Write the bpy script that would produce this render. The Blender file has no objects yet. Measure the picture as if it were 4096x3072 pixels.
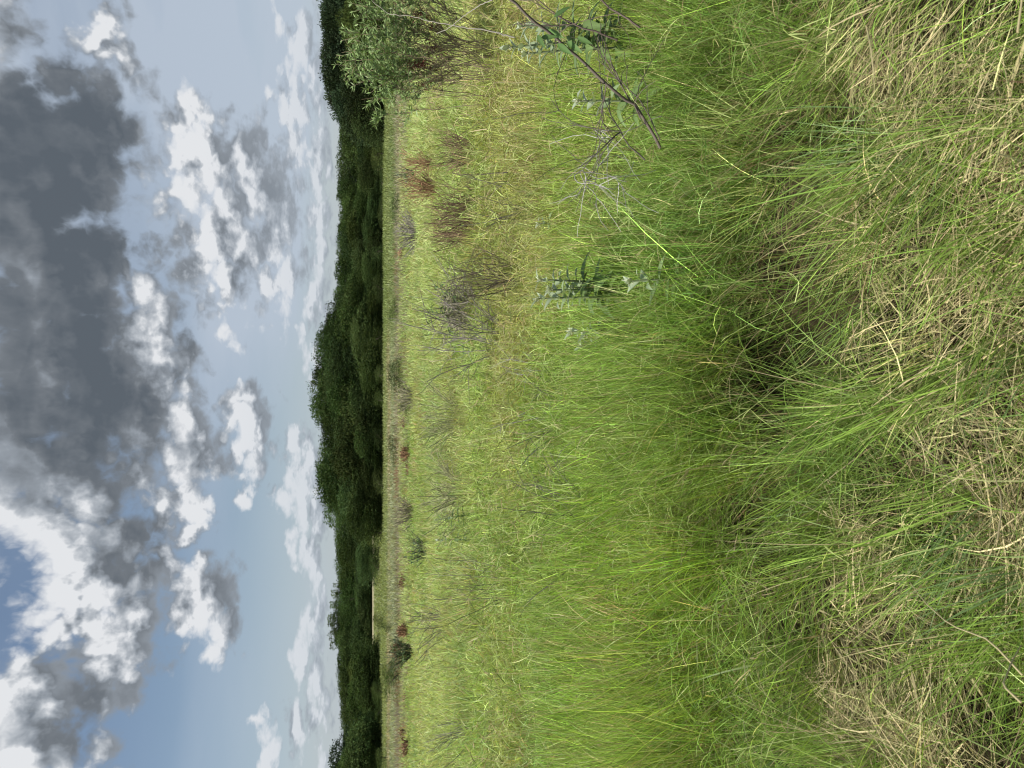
import bpy, math, random
import numpy as np
from mathutils import Vector, Matrix
R = math.radians
S = bpy.context.scene
COL = S.collection

# ---------------------------------------------------------------- camera (phone held on its side: the photo lies 90 degrees turned)
PITCH = R(10.81); CP, SP = math.cos(PITCH), math.sin(PITCH); EYE = 1.6
F = 2958.0                                   # focal length in pixels of the 4096 x 3072 photo
cam = bpy.data.cameras.new('camera'); cam.lens = 26.0; cam.sensor_width = 36.0; cam.sensor_fit = 'HORIZONTAL'
cam.clip_start = 0.02; cam.clip_end = 9000
cam.dof.use_dof = True; cam.dof.focus_distance = 4.5; cam.dof.aperture_fstop = 7.5
co = bpy.data.objects.new('camera', cam); COL.objects.link(co); S.camera = co
co.matrix_world = Matrix(((0, 1, 0, 0), (-SP, 0, -CP, 0), (-CP, 0, SP, EYE), (0, 0, 0, 1)))

def ray(x, y):
    """world direction through photo pixel x, y (4096 x 3072)"""
    r = (1536 - y) / F; u = (2048 - x) / F
    return np.array((r, CP + u * SP, u * CP - SP))
def at(x, y, D):
    """point seen at photo pixel x, y, at D metres forward"""
    d = ray(x, y); d = d * (D / d[1])
    return np.array((d[0], d[1], EYE + d[2]))
def azel(x, y):
    d = ray(x, y)
    return math.degrees(math.atan2(d[0], d[1])), math.degrees(math.atan2(d[2], math.hypot(d[0], d[1])))

# ---------------------------------------------------------------- light and exposure
SUN_EL, SUN_AZ = 48.0, -104.0                # azimuth measured from +Y (ahead) towards +X (right)
sun = bpy.data.lights.new('sun', 'SUN'); sun.energy = 5.0; sun.angle = R(2.0); sun.color = (1.0, 0.95, 0.84)
so = bpy.data.objects.new('sun', sun); COL.objects.link(so)
sd = Vector((math.sin(R(SUN_AZ)) * math.cos(R(SUN_EL)), math.cos(R(SUN_AZ)) * math.cos(R(SUN_EL)), math.sin(R(SUN_EL))))
so.rotation_euler = sd.to_track_quat('Z', 'Y').to_euler()
S.view_settings.view_transform = 'Standard'; S.view_settings.look = 'None'
S.view_settings.exposure = 0.36; S.view_settings.gamma = 1.0; S.view_settings.use_curve_mapping = False
S.cycles.max_bounces = 6; S.cycles.diffuse_bounces = 3; S.cycles.transmission_bounces = 4; S.cycles.transparent_max_bounces = 6
S.cycles.use_denoising = True; S.cycles.filter_width = 1.1

# ---------------------------------------------------------------- node helpers
class NT:
    def __init__(s, nt): s.nt = nt; s.n = nt.nodes; s.l = nt.links
    def new(s, t, **k):
        nd = s.n.new(t)
        for a, b in k.items(): setattr(nd, a, b)
        return nd
    def put(s, sock, v):
        if hasattr(v, 'is_linked') or isinstance(v, bpy.types.NodeSocket): s.l.new(v, sock)
        else: sock.default_value = v
    def m(s, op, a, b=None, c=None, clamp=False):
        nd = s.new('ShaderNodeMath', operation=op, use_clamp=clamp)
        s.put(nd.inputs[0], a)
        if b is not None: s.put(nd.inputs[1], b)
        if c is not None: s.put(nd.inputs[2], c)
        return nd.outputs[0]
    def v(s, op, a, b=None, c=None):
        nd = s.new('ShaderNodeVectorMath', operation=op)
        s.put(nd.inputs[0], a)
        if b is not None:
            s.put(nd.inputs['Scale' if op == 'SCALE' else 1], b)
        if c is not None: s.put(nd.inputs[2], c)
        return nd.outputs['Value' if op in ('LENGTH', 'DOT_PRODUCT', 'DISTANCE') else 'Vector']
    def mr(s, x, a, b, c=0.0, d=1.0, it='SMOOTHSTEP'):
        nd = s.new('ShaderNodeMapRange', interpolation_type=it)
        for i, q in enumerate((x, a, b, c, d)): s.put(nd.inputs[i], q)
        return nd.outputs[0]
    def noise(s, vec, scale, detail=4.0, rough=0.5, out='Fac', dist=0.0):
        nd = s.new('ShaderNodeTexNoise'); s.put(nd.inputs['Vector'], vec)
        nd.inputs['Scale'].default_value = scale; nd.inputs['Detail'].default_value = detail
        nd.inputs['Roughness'].default_value = rough; nd.inputs['Distortion'].default_value = dist
        return nd.outputs[out]
    def mix(s, f, a, b, bt='MIX'):
        nd = s.new('ShaderNodeMix', data_type='RGBA', blend_type=bt)
        s.put(nd.inputs['Factor'], f); s.put(nd.inputs[6], a); s.put(nd.inputs[7], b)
        return nd.outputs[2]
    def xyz(s, x, y, z):
        nd = s.new('ShaderNodeCombineXYZ')
        for i, q in enumerate((x, y, z)): s.put(nd.inputs[i], q)
        return nd.outputs[0]

# ---------------------------------------------------------------- sky: Nishita with procedural cumulus laid out in azimuth and elevation
# each cloud lump: photo centre x, y and half sizes along x (up-down in the world) and y (across), tilt, strength
V = 1.8517
LUMPS = [  # written in the 2212-wide view of the photo
    (110, 330, 190, 200, 0, 1.25), (90, 560, 190, 230, 0, 1.3), (120, 800, 180, 240, 0, 1.3), (200, 300, 105, 130, 0, 1.1),
    (40, 1000, 110, 170, 0, 1.1), (225, 900, 105, 190, 0, 1.1), (205, 640, 95, 130, 0, 1.0), (0, 120, 90, 120, 0, .8),
    (30, 1120, 50, 60, 0, .7), (-20, 300, 120, 260, 0, 1.1),
    (190, 50, 52, 60, 0, .95), (215, 130, 45, 45, 0, .9), (115, 130, 35, 30, 0, .8), (150, 150, 90, 50, 0, .8),
    (340, 620, 52, 60, 0, 1.0), (345, 720, 62, 90, 0, 1.1), (345, 830, 60, 90, 0, 1.05), (385, 930, 75, 80, 10, 1.05),
    (415, 1020, 55, 65, 0, .95), (450, 1085, 32, 34, 0, .8), (320, 560, 22, 26, 0, .7),
    (150, 1080, 105, 90, 0, 1.15), (140, 1165, 70, 70, 0, 1.1), (220, 1180, 130, 110, 0, 1.2), (200, 1290, 130, 70, 0, 1.15),
    (285, 1290, 75, 130, 0, 1.15), (235, 1400, 85, 80, 0, 1.05), (250, 1465, 50, 60, 0, .9), (300, 1180, 65, 100, 0, .95),
    (60, 1500, 105, 110, 0, 1.15), (120, 1590, 130, 130, 0, 1.25), (185, 1560, 65, 90, 0, .9), (95, 1385, 40, 45, 0, .7),
    (150, 1460, 60, 50, 0, .7),
    (365, 1060, 28, 26, 0, .65), (440, 1310, 70, 90, 0, 1.15), (420, 1220, 55, 55, 0, .9), (385, 1170, 34, 26, 0, .7),
    (450, 1400, 42, 50, 0, .9), (470, 1300, 45, 80, 0, .9), (345, 1190, 20, 40, 0, .55),
    (495, 880, 32, 52, 0, .85), (530, 950, 42, 70, 0, 1.0), (548, 900, 28, 70, 0, .8), (545, 1080, 16, 20, 0, .65),
    (440, 320, 60, 80, 0, 1.1), (500, 340, 75, 60, 0, .95), (540, 400, 60, 100, 0, 1.0), (520, 500, 85, 80, 0, 1.0),
    (470, 420, 90, 90, 0, .95), (590, 480, 45, 130, 0, .85), (370, 400, 30, 40, 0, .75), (432, 250, 14, 34, 0, .7),
    (440, 560, 38, 70, 0, 1.0), (480, 590, 50, 70, 0, .95), (505, 640, 26, 55, 0, .8), (600, 590, 34, 55, 0, 1.0),
    (615, 640, 22, 40, 0, .8), (450, 640, 22, 40, 0, .7),
    (640, 100, 24, 75, 0, 1.0), (655, 50, 28, 60, 0, .9), (640, 235, 32, 55, 0, 1.0), (650, 330, 24, 60, 0, .8),
    (680, 330, 30, 90, 0, .85), (668, 200, 24, 130, 0, .7), (690, 120, 22, 120, 0, .55), (580, 65, 12, 16, 0, .6), (582, 210, 10, 16, 0, .55),
    (620, 470, 28, 90, 0, .7), (690, 480, 22, 110, 0, .7), (685, 620, 25, 90, 0, .75), (660, 740, 20, 45, 0, .8), (690, 760, 22, 60, 0, .8),
    (640, 970, 30, 38, 0, .95), (665, 1000, 30, 60, 0, .8), (650, 1060, 28, 60, 0, .8), (655, 1140, 22, 60, 0, .85), (685, 1120, 24, 110, 0, .8),
    (672, 1190, 20, 50, 0, .8), (635, 1195, 10, 22, 0, .65), (690, 1280, 20, 90, 0, .65), (665, 1345, 20, 50, 0, .8),
    (650, 1420, 22, 55, 0, .95), (685, 1430, 22, 110, 0, .75), (628, 1560, 22, 55, 0, 1.0), (640, 1610, 18, 50, 0, .8),
    (568, 1630, 14, 50, 0, .95), (690, 1560, 22, 110, 0, .7), (545, 1555, 10, 14, 0, .5),
]
BN, BV, BM, RA, RB = 1.35, 1.05, 0.93, 1.0, 0.85
def lump(cx, cy, rx, ry):
    X, Y = cx * V, cy * V
    a0, e0 = azel(X, Y); a1, _ = azel(X, Y - ry * V); _, e1 = azel(X - rx * V, Y)
    return a0, e0, abs(a1 - a0), abs(e1 - e0)

def build_sky():
    w = bpy.data.worlds.new('World'); S.world = w; w.use_nodes = True
    w.cycles.sampling_method = 'MANUAL'; w.cycles.sample_map_resolution = 512
    nt = NT(w.node_tree); nt.n.clear()
    # two groups: the laid-out lumps, and the billows that break them up; both take (azimuth, elevation, 0) in degrees
    def group(name, outs):
        g = bpy.data.node_groups.new(name, 'ShaderNodeTree')
        g.interface.new_socket('P', in_out='INPUT', socket_type='NodeSocketVector')
        for o_, t_ in outs: g.interface.new_socket(o_, in_out='OUTPUT', socket_type=t_)
        G = NT(g); return g, G, G.new('NodeGroupInput').outputs[0], G.new('NodeGroupOutput')
    g1, G, gi, go = group('cloud_lumps', [('Field', 'NodeSocketFloat')])
    acc = None
    for (cx, cy, rx, ry, _, k) in LUMPS:
        a0, e0, ra, re = lump(cx, cy, rx * (1.10 if cx < 600 else .92), ry * (1.08 if cx < 600 else .95)); k += .10 if cx < 600 else -.07
        d = G.v('LENGTH', G.v('MULTIPLY_ADD', gi, (1 / ra, 1 / re, 0), (-a0 / ra, -e0 / re, 0)))
        b = G.m('MULTIPLY_ADD', d, -k * 0.8, k)
        acc = b if acc is None else G.m('SMOOTH_MAX', acc, b, 0.25)
    G.l.new(acc, go.inputs[0])
    def to_q(G, gi):       # noise space stretched so that lumps get smaller towards the horizon, as real cloud layers do
        sep = G.new('ShaderNodeSeparateXYZ'); G.l.new(gi, sep.inputs[0])
        el = G.m('MAXIMUM', sep.outputs[1], 0.0)
        return G.xyz(G.m('MULTIPLY', sep.outputs[0], 0.12), G.m('MULTIPLY', G.m('LOGARITHM', G.m('ADD', el, 5.0), 2.718), 2.6), 0.0), el
    g2, G, gi, go = group('cloud_billows', [('Field', 'NodeSocketFloat')])
    q, _el = to_q(G, gi)
    n1 = G.noise(q, 2.0, 7.0, 0.50)
    vo = G.new('ShaderNodeTexVoronoi', feature='F1', voronoi_dimensions='2D'); vo.inputs['Scale'].default_value = 3.4
    vo.inputs['Detail'].default_value = 3.0; vo.inputs['Roughness'].default_value = 0.42; vo.inputs['Lacunarity'].default_value = 2.3
    G.put(vo.inputs['Vector'], G.v('ADD', q, G.v('SCALE', G.noise(q, 6.0, 2.0, 0.5, 'Color'), 0.16)))
    low_ = G.m('MULTIPLY', G.mr(_el, 12, 3), 1.1)
    n3 = G.m('MULTIPLY', G.m('SUBTRACT', G.noise(q, 9.0, 4.0, 0.55), 0.52), low_)
    G.l.new(G.m('ADD', n3, G.m('ADD', G.m('MULTIPLY_ADD', n1, BN, -BN / 2), G.m('MULTIPLY_ADD', vo.outputs['Distance'], -BV, BV * BM))), go.inputs[0])

    tc = nt.new('ShaderNodeTexCoord')
    sp = nt.new('ShaderNodeSeparateXYZ'); nt.l.new(tc.outputs['Generated'], sp.inputs[0])
    az = nt.m('MULTIPLY', nt.m('ARCTAN2', sp.outputs[0], sp.outputs[1]), 57.29578)
    hyp = nt.m('SQRT', nt.m('ADD', nt.m('MULTIPLY', sp.outputs[0], sp.outputs[0]), nt.m('MULTIPLY', sp.outputs[1], sp.outputs[1])))
    el = nt.m('MULTIPLY', nt.m('ARCTAN2', sp.outputs[2], hyp), 57.29578)
    P = nt.xyz(az, el, 0.0)
    elp = nt.m('MAXIMUM', el, 0.0)
    q, _el = to_q(nt, P)
    wv = nt.v('SUBTRACT', nt.noise(q, 1.3, 5.0, 0.55, 'Color'), (0.5, 0.5, 0.5))
    Pw0 = nt.v('ADD', P, nt.v('SCALE', nt.v('MULTIPLY', wv, (2.0, 1.1, 0.0)), nt.m('MULTIPLY_ADD', el, 0.40, 1.3)))
    def use(g, vec):
        nd = nt.new('ShaderNodeGroup'); nd.node_tree = g; nt.put(nd.inputs[0], vec); return nd.outputs[0]
    step = nt.m('MULTIPLY_ADD', elp, 0.028, 0.30)
    Ls = nt.v('SCALE', nt.xyz(-0.6, 1.0, 0.0), step)
    a_0 = use(g1, Pw0); a_1 = use(g1, nt.v('ADD', Pw0, nt.v('SCALE', Ls, 2.6)))
    b_0 = use(g2, P); b_1 = use(g2, nt.v('ADD', P, Ls))
    d0 = nt.m('ADD', a_0, b_0)
    rel = nt.m('ADD', nt.m('MULTIPLY', nt.m('SUBTRACT', a_0, a_1), RA), nt.m('MULTIPLY', nt.m('SUBTRACT', b_0, b_1), RB))
    cover = nt.mr(d0, 0.02, 0.78)
    # the whitish veil and the clear blue
    sky = nt.new('ShaderNodeTexSky', sky_type='NISHITA', sun_disc=False)
    sky.sun_elevation = R(SUN_EL); sky.sun_rotation = R(SUN_AZ); sky.air_density = 1.0; sky.dust_density = 0.8; sky.ozone_density = 1.5
    base = nt.v('MULTIPLY', sky.outputs[0], (0.82, 0.78, 0.74))
    cir = nt.noise(nt.xyz(nt.m('MULTIPLY', az, 0.025), nt.m('MULTIPLY', el, 0.09), 3.0), 1.6, 5.0, 0.5)
    veil = nt.m('MULTIPLY', nt.mr(az, -18, 16), nt.m('MULTIPLY_ADD', nt.mr(cir, 0.3, 0.7), 0.50, 0.55))
    low = nt.mr(el, 13, 1)
    veil = nt.m('MAXIMUM', veil, nt.m('MULTIPLY', low, 0.62))
    veil = nt.m('ADD', veil, nt.m('MULTIPLY', nt.mr(cir, 0.42, 0.75), 0.22))
    base = nt.mix(nt.m('MINIMUM', veil, 0.9), base, (3.75, 4.3, 5.05, 1))
    # cloud shading: lit where the cloud thins towards the sun, grey where it is deep
    thick = nt.mr(d0, 0.45, 1.5)
    DARK = [(20, 1600, 110, 70, .5), (60, 1480, 60, 60, .28), (0, 420, 160, 330, .9), (0, 720, 140, 280, .95), (30, 560, 200, 260, .9), (110, 420, 230, 420, .95), (150, 820, 200, 330, 1.0), (30, 950, 120, 250, .8), (245, 300, 60, 130, .8), (380, 760, 38, 100, .62), (395, 960, 70, 80, .35),
            (215, 1110, 75, 130, .60), (240, 1230, 45, 110, .42), (120, 1610, 90, 90, .40), (190, 1560, 60, 110, .45), (575, 470, 24, 130, .42),
            (505, 620, 28, 50, .45), (470, 1310, 40, 60, .22), (555, 960, 14, 60, .40), (110, 90, 55, 40, .5), (300, 1150, 50, 110, .5), (0, 60, 70, 90, .4)]
    dk = None
    wob = nt.v('SCALE', nt.v('SUBTRACT', nt.noise(nt.xyz(nt.m('MULTIPLY', az, .07), nt.m('MULTIPLY', el, .1), 0.0), 2.0, 5.0, .55, 'Color'), (.5, .5, .5)), 9.0)
    Pw = nt.v('ADD', P, wob)
    for (cx, cy, rx, ry, k) in DARK:
        a0, e0, ra, re = lump(cx, cy, rx, ry)
        d = nt.v('LENGTH', nt.v('MULTIPLY', nt.v('SUBTRACT', Pw, (a0, e0, 0)), (1 / ra, 1 / re, 0)))
        b = nt.mr(d, 1.15, 0.45, 0.0, k)
        dk = b if dk is None else nt.m('MAXIMUM', dk, b)
    brk = nt.noise(nt.xyz(nt.m('MULTIPLY', az, .05), nt.m('MULTIPLY', el, .13), 2.3), 1.7, 4.0, .5)
    dk = nt.m('MULTIPLY', dk, nt.mr(brk, .46, .72, 1.0, .60))
    over = nt.mr(el, 26, 34, 0, .6)
    dk = nt.m('MAXIMUM', dk, over)
    rel = nt.m('MAXIMUM', rel, -0.24)
    shade = nt.m('ADD', nt.m('SUBTRACT', nt.m('SUBTRACT', nt.m('SUBTRACT', 0.68, nt.m('MULTIPLY', low, 0.12)), nt.m('MULTIPLY', thick, 0.16)), nt.m('MULTIPLY', dk, 0.60)),
                 nt.m('MULTIPLY', rel, nt.m('SUBTRACT', 1.0, nt.m('MULTIPLY', dk, 0.80))), clamp=True)
    ramp = nt.new('ShaderNodeValToRGB'); nt.l.new(shade, ramp.inputs[0])
    cr = ramp.color_ramp
    stops = [(0.0, (.125, .150, .180)), (0.25, (.20, .225, .255)), (0.5, (.34, .38, .43)), (0.75, (.56, .60, .65)), (1.0, (.90, .92, .95))]
    cr.elements[0].position = 0; cr.elements[0].color = (*stops[0][1], 1)
    cr.elements[1].position = 1; cr.elements[1].color = (*stops[-1][1], 1)
    for pos, c in stops[1:-1]:
        e = cr.elements.new(pos); e.color = (*c, 1)
    cloud = nt.v('SCALE', ramp.outputs[0], 6.7)
    cloud = nt.mix(nt.m('MULTIPLY', nt.mr(el, 12, 1), 0.46), cloud, (4.1, 4.6, 5.2, 1))       # low clouds fade into the air
    skyc = nt.mix(nt.m('MULTIPLY', cover, nt.m('MULTIPLY_ADD', low, -0.15, 1.0)), base, cloud)
    def bgnode(c):
        bg = nt.new('ShaderNodeBackground'); nt.put(bg.inputs[0], c); bg.inputs[1].default_value = 0.1; return bg.outputs[0]
    # the rest of the sky dome (behind, beside and overhead): broken grey and white cloud
    gn = nt.mr(nt.noise(tc.outputs['Generated'], 2.6, 5.0, .58), .42, .62)
    rest = nt.mix(gn, sky.outputs[0], nt.mix(nt.noise(tc.outputs['Generated'], 4.5, 4.0, .5), (2.0, 2.3, 2.7, 1), (6.5, 6.7, 6.9, 1)))
    inside = nt.m('MULTIPLY', nt.m('LESS_THAN', nt.m('ABSOLUTE', az), 38.0), nt.m('LESS_THAN', el, 31.0))
    m1 = nt.new('ShaderNodeMixShader'); nt.put(m1.inputs[0], inside); nt.l.new(bgnode(rest), m1.inputs[1]); nt.l.new(bgnode(skyc), m1.inputs[2])
    m2 = nt.new('ShaderNodeMixShader'); nt.put(m2.inputs[0], nt.m('LESS_THAN', el, -1.0)); nt.l.new(m1.outputs[0], m2.inputs[1]); nt.l.new(bgnode((0.9, 1.1, 0.5, 1)), m2.inputs[2])
    out = nt.new('ShaderNodeOutputWorld'); nt.l.new(m2.outputs[0], out.inputs[0])
build_sky()

# ---------------------------------------------------------------- numeric helpers
rng = np.random.default_rng(7)
_tab = np.random.default_rng(3).random((256, 256))
def vnoise(x, y, s, o=0):
    x = np.asarray(x, float) * s + 17.3 * o + 900; y = np.asarray(y, float) * s + 31.7 * o + 900
    xi = np.floor(x).astype(int); yi = np.floor(y).astype(int); fx = x - xi; fy = y - yi
    fx = fx * fx * (3 - 2 * fx); fy = fy * fy * (3 - 2 * fy)
    a = _tab[xi % 256, yi % 256]; b = _tab[(xi + 1) % 256, yi % 256]; c = _tab[xi % 256, (yi + 1) % 256]; d = _tab[(xi + 1) % 256, (yi + 1) % 256]
    return (a * (1 - fx) + b * fx) * (1 - fy) + (c * (1 - fx) + d * fx) * fy
def fbm(x, y, s, o=0, n=4):
    t = 0; a = 0.5; k = 0
    for i in range(n): t = t + a * vnoise(x, y, s * 2 ** i, o + i); k += a; a *= 0.5
    return t / k
def sst(x, a, b):
    t = np.clip((np.asarray(x, float) - a) / (b - a), 0, 1); return t * t * (3 - 2 * t)
def photo_xy(x, y, h=0.12):
    d = ray(x, y); k = (EYE - h) / -d[2]; return d[0] * k, d[1] * k
def zone(x, y, spots):
    """soft patches on the ground; spots = (photo x, photo y, radius across m, radius away m)"""
    f = 0
    wx = (fbm(x, y, 2.3, 111, 3) - .5) * .5; wy = (fbm(x, y, 2.3, 121, 3) - .5) * .5
    for (px, py, ra, rb) in spots:
        cx, cy = photo_xy(px, py)
        f = np.maximum(f, 1 - sst(np.hypot((x + wx - cx) / ra, (y + wy - cy) / rb), .6, 1.15))
    return f
HOLLOWS = [(3090, 1690, .34, .32), (3120, 1930, .24, .20), (3160, 1060, .34, .22), (3180, 760, .24, .18), (3140, 420, .20, .15), (3000, 2200, .20, .24), (3100, 1450, .24, .17), (3950, 3020, .16, .12), (3470, 1300, .13, .09), (3020, 1250, .20, .14), (3420, 480, .16, .10), (3640, 860, .10, .08)]
STRAW_AT = [(3450, 2700, .42, .34), (3330, 2420, .28, .26), (3700, 2900, .25, .18), (3560, 1050, .40, .24), (3700, 1330, .35, .22), (3430, 1250, .28, .18), (3740, 300, .30, .18), (3950, 620, .28, .16), (3350, 900, .22, .2), (3900, 1650, .35, .20), (3880, 2200, .28, .16), (3560, 150, .26, .16), (3950, 1000, .3, .18)]
def ground_z(x, y):
    x = np.asarray(x, float); y = np.asarray(y, float)
    z = (fbm(x, y, 0.9, 1, 3) - 0.5) * 0.16 * sst(np.hypot(x, y), 0.0, 2.0) + (fbm(x, y, 0.12, 4, 2) - .5) * 0.25 * sst(y, 2, 14) * (1 - .6 * sst(y, 20, 40))
    z = z - .24 * zone(x, y, HOLLOWS) + .07 * sst(y, 2.7, 3.5) * (1 - sst(y, 10, 20))
    return z + 1.25 * sst(y, 86, 190)
def lin(r, g, b):
    f = lambda c: ((c / 255 + .055) / 1.055) ** 2.4 if c > 10 else c / 255 / 12.92
    return np.array((f(r), f(g), f(b)))

def link(name, me, mat, parent=None):
    o = bpy.data.objects.new(name, me); COL.objects.link(o)
    if mat is not None and not me.materials: me.materials.append(mat)
    if parent: o.parent = parent
    return o
def tag(o, label=None, cat=None, group=None, kind=None):
    if label: o['label'] = label
    if cat: o['category'] = cat
    if group: o['group'] = group
    if kind: o['kind'] = kind
    return o
def empty(name, loc, rz=0):
    o = bpy.data.objects.new(name, None); COL.objects.link(o); o.location = loc; o.rotation_euler = (0, 0, rz); return o
def mesh_np(name, V_, quads, tris, colors=None, smooth=True):
    me = bpy.data.meshes.new(name)
    nv, nq, ntr = len(V_), len(quads), len(tris)
    me.vertices.add(nv); me.vertices.foreach_set('co', np.ascontiguousarray(V_, np.float32).ravel())
    me.loops.add(nq * 4 + ntr * 3)
    idx = np.concatenate([np.asarray(quads, np.int32).ravel(), np.asarray(tris, np.int32).ravel()]).astype(np.int32)
    me.loops.foreach_set('vertex_index', idx)
    me.polygons.add(nq + ntr)
    st = np.concatenate([np.arange(nq) * 4, nq * 4 + np.arange(ntr) * 3]).astype(np.int32)
    me.polygons.foreach_set('loop_start', st)
    if smooth: me.polygons.foreach_set('use_smooth', np.ones(nq + ntr, bool))
    me.update(calc_edges=True)
    if colors is not None:
        at_ = me.color_attributes.new('tint', 'FLOAT_COLOR', 'POINT')
        c4 = np.ones((nv, 4), np.float32); c4[:, :3] = colors
        at_.data.foreach_set('color', c4.ravel())
    return me

class Buf:
    """collects pieces of one mesh"""
    def __init__(s): s.v = []; s.q = []; s.t = []; s.c = []; s.n = 0
    def add(s, v, q, t, c):
        v = np.asarray(v, float).reshape(-1, 3)
        if len(q): s.q.append(np.asarray(q).reshape(-1, 4) + s.n)
        if len(t): s.t.append(np.asarray(t).reshape(-1, 3) + s.n)
        c = np.asarray(c, float)
        if c.ndim == 1: c = np.tile(c, (len(v), 1))
        s.v.append(v); s.c.append(c); s.n += len(v)
    def mesh(s, name, smooth=True):
        z4 = np.zeros((0, 4), int); z3 = np.zeros((0, 3), int)
        return mesh_np(name, np.concatenate(s.v), np.concatenate(s.q) if s.q else z4, np.concatenate(s.t) if s.t else z3, np.concatenate(s.c), smooth)
    def tube(s, pts, r, c, sides=4, c2=None):
        pts = np.asarray(pts, float); n = len(pts); r = np.broadcast_to(np.asarray(r, float), (n,))
        tg = np.gradient(pts, axis=0); tg /= np.linalg.norm(tg, axis=1)[:, None] + 1e-9
        ref = np.array((0.31, 0.17, 0.93)) if abs(tg[0][2]) < .9 else np.array((1., .2, 0))
        a = np.cross(tg, ref); a /= np.linalg.norm(a, axis=1)[:, None] + 1e-9; b = np.cross(tg, a)
        th = np.arange(sides) * 2 * np.pi / sides
        v = pts[:, None, :] + r[:, None, None] * (np.cos(th)[None, :, None] * a[:, None, :] + np.sin(th)[None, :, None] * b[:, None, :])
        i = np.arange(n - 1)[:, None] * sides; j = np.arange(sides)[None, :]; j2 = (j + 1) % sides
        q = np.stack([i + j, i + j2, i + sides + j2, i + sides + j], -1).reshape(-1, 4)
        cc = np.tile(np.asarray(c, float), (n * sides, 1))
        if c2 is not None:
            t = np.repeat(np.linspace(0, 1, n), sides)[:, None]; cc = cc * (1 - t) + np.asarray(c2) * t
        s.add(v.reshape(-1, 3), q, [], cc)
    def leaf(s, p, d, up, L, W, c, curl=0.25, fold=0.25):
        """a broad leaf: 5 cross sections, folded along the midrib and curled down towards its tip"""
        p = np.asarray(p, float); d = np.asarray(d, float); d = d / np.linalg.norm(d)
        sd_ = np.cross(d, up); sd_ = sd_ / (np.linalg.norm(sd_) + 1e-9); nn = np.cross(sd_, d)
        T = np.array((0, .12, .3, .55, .8, 1.0)); Wd = np.array((.10, .62, 1.0, .88, .48, .02)) * W / 2
        ang = curl * T * 2.0
        x = np.cumsum(np.r_[0, np.diff(T)] * L * np.cos(ang)); z = -np.cumsum(np.r_[0, np.diff(T)] * L * np.sin(ang))
        mid = p + x[:, None] * d + z[:, None] * nn
        l = mid + Wd[:, None] * (sd_ + fold * nn); r_ = mid + Wd[:, None] * (-sd_ + fold * nn)
        v = np.stack([l, mid, r_], 1).reshape(-1, 3); q = []
        for k in range(len(T) - 1):
            a = k * 3; q += [(a, a + 1, a + 4, a + 3), (a + 1, a + 2, a + 5, a + 4)]
        cc = np.tile(np.asarray(c, float), (len(v), 1)); cc[1::3] = np.clip(cc[1::3] * 1.25 + .02, 0, 1)
        s.add(v, q, [], cc)
    def slivers(s, P_, D_, L, W, c, rg):
        """many small pointed leaves at once (each two triangles as a rhombus)"""
        n = len(P_); D_ = D_ / (np.linalg.norm(D_, axis=1)[:, None] + 1e-9)
        rv = rg.normal(size=(n, 3)); sd_ = np.cross(D_, rv); sd_ /= np.linalg.norm(sd_, axis=1)[:, None] + 1e-9
        L = np.broadcast_to(L, (n,))[:, None]; W = np.broadcast_to(W, (n,))[:, None]
        mid = P_ + D_ * L * .42
        sag = np.array((0, 0, -1.)) * L * .12
        v = np.stack([P_, mid + sd_ * W / 2, P_ + D_ * L + sag, mid - sd_ * W / 2], 1).reshape(-1, 3)
        q = np.arange(n * 4).reshape(-1, 4)
        c = np.asarray(c, float)
        if c.ndim == 1: c = np.tile(c, (n, 1))
        s.add(v, q, [], np.repeat(c, 4, axis=0))

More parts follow.
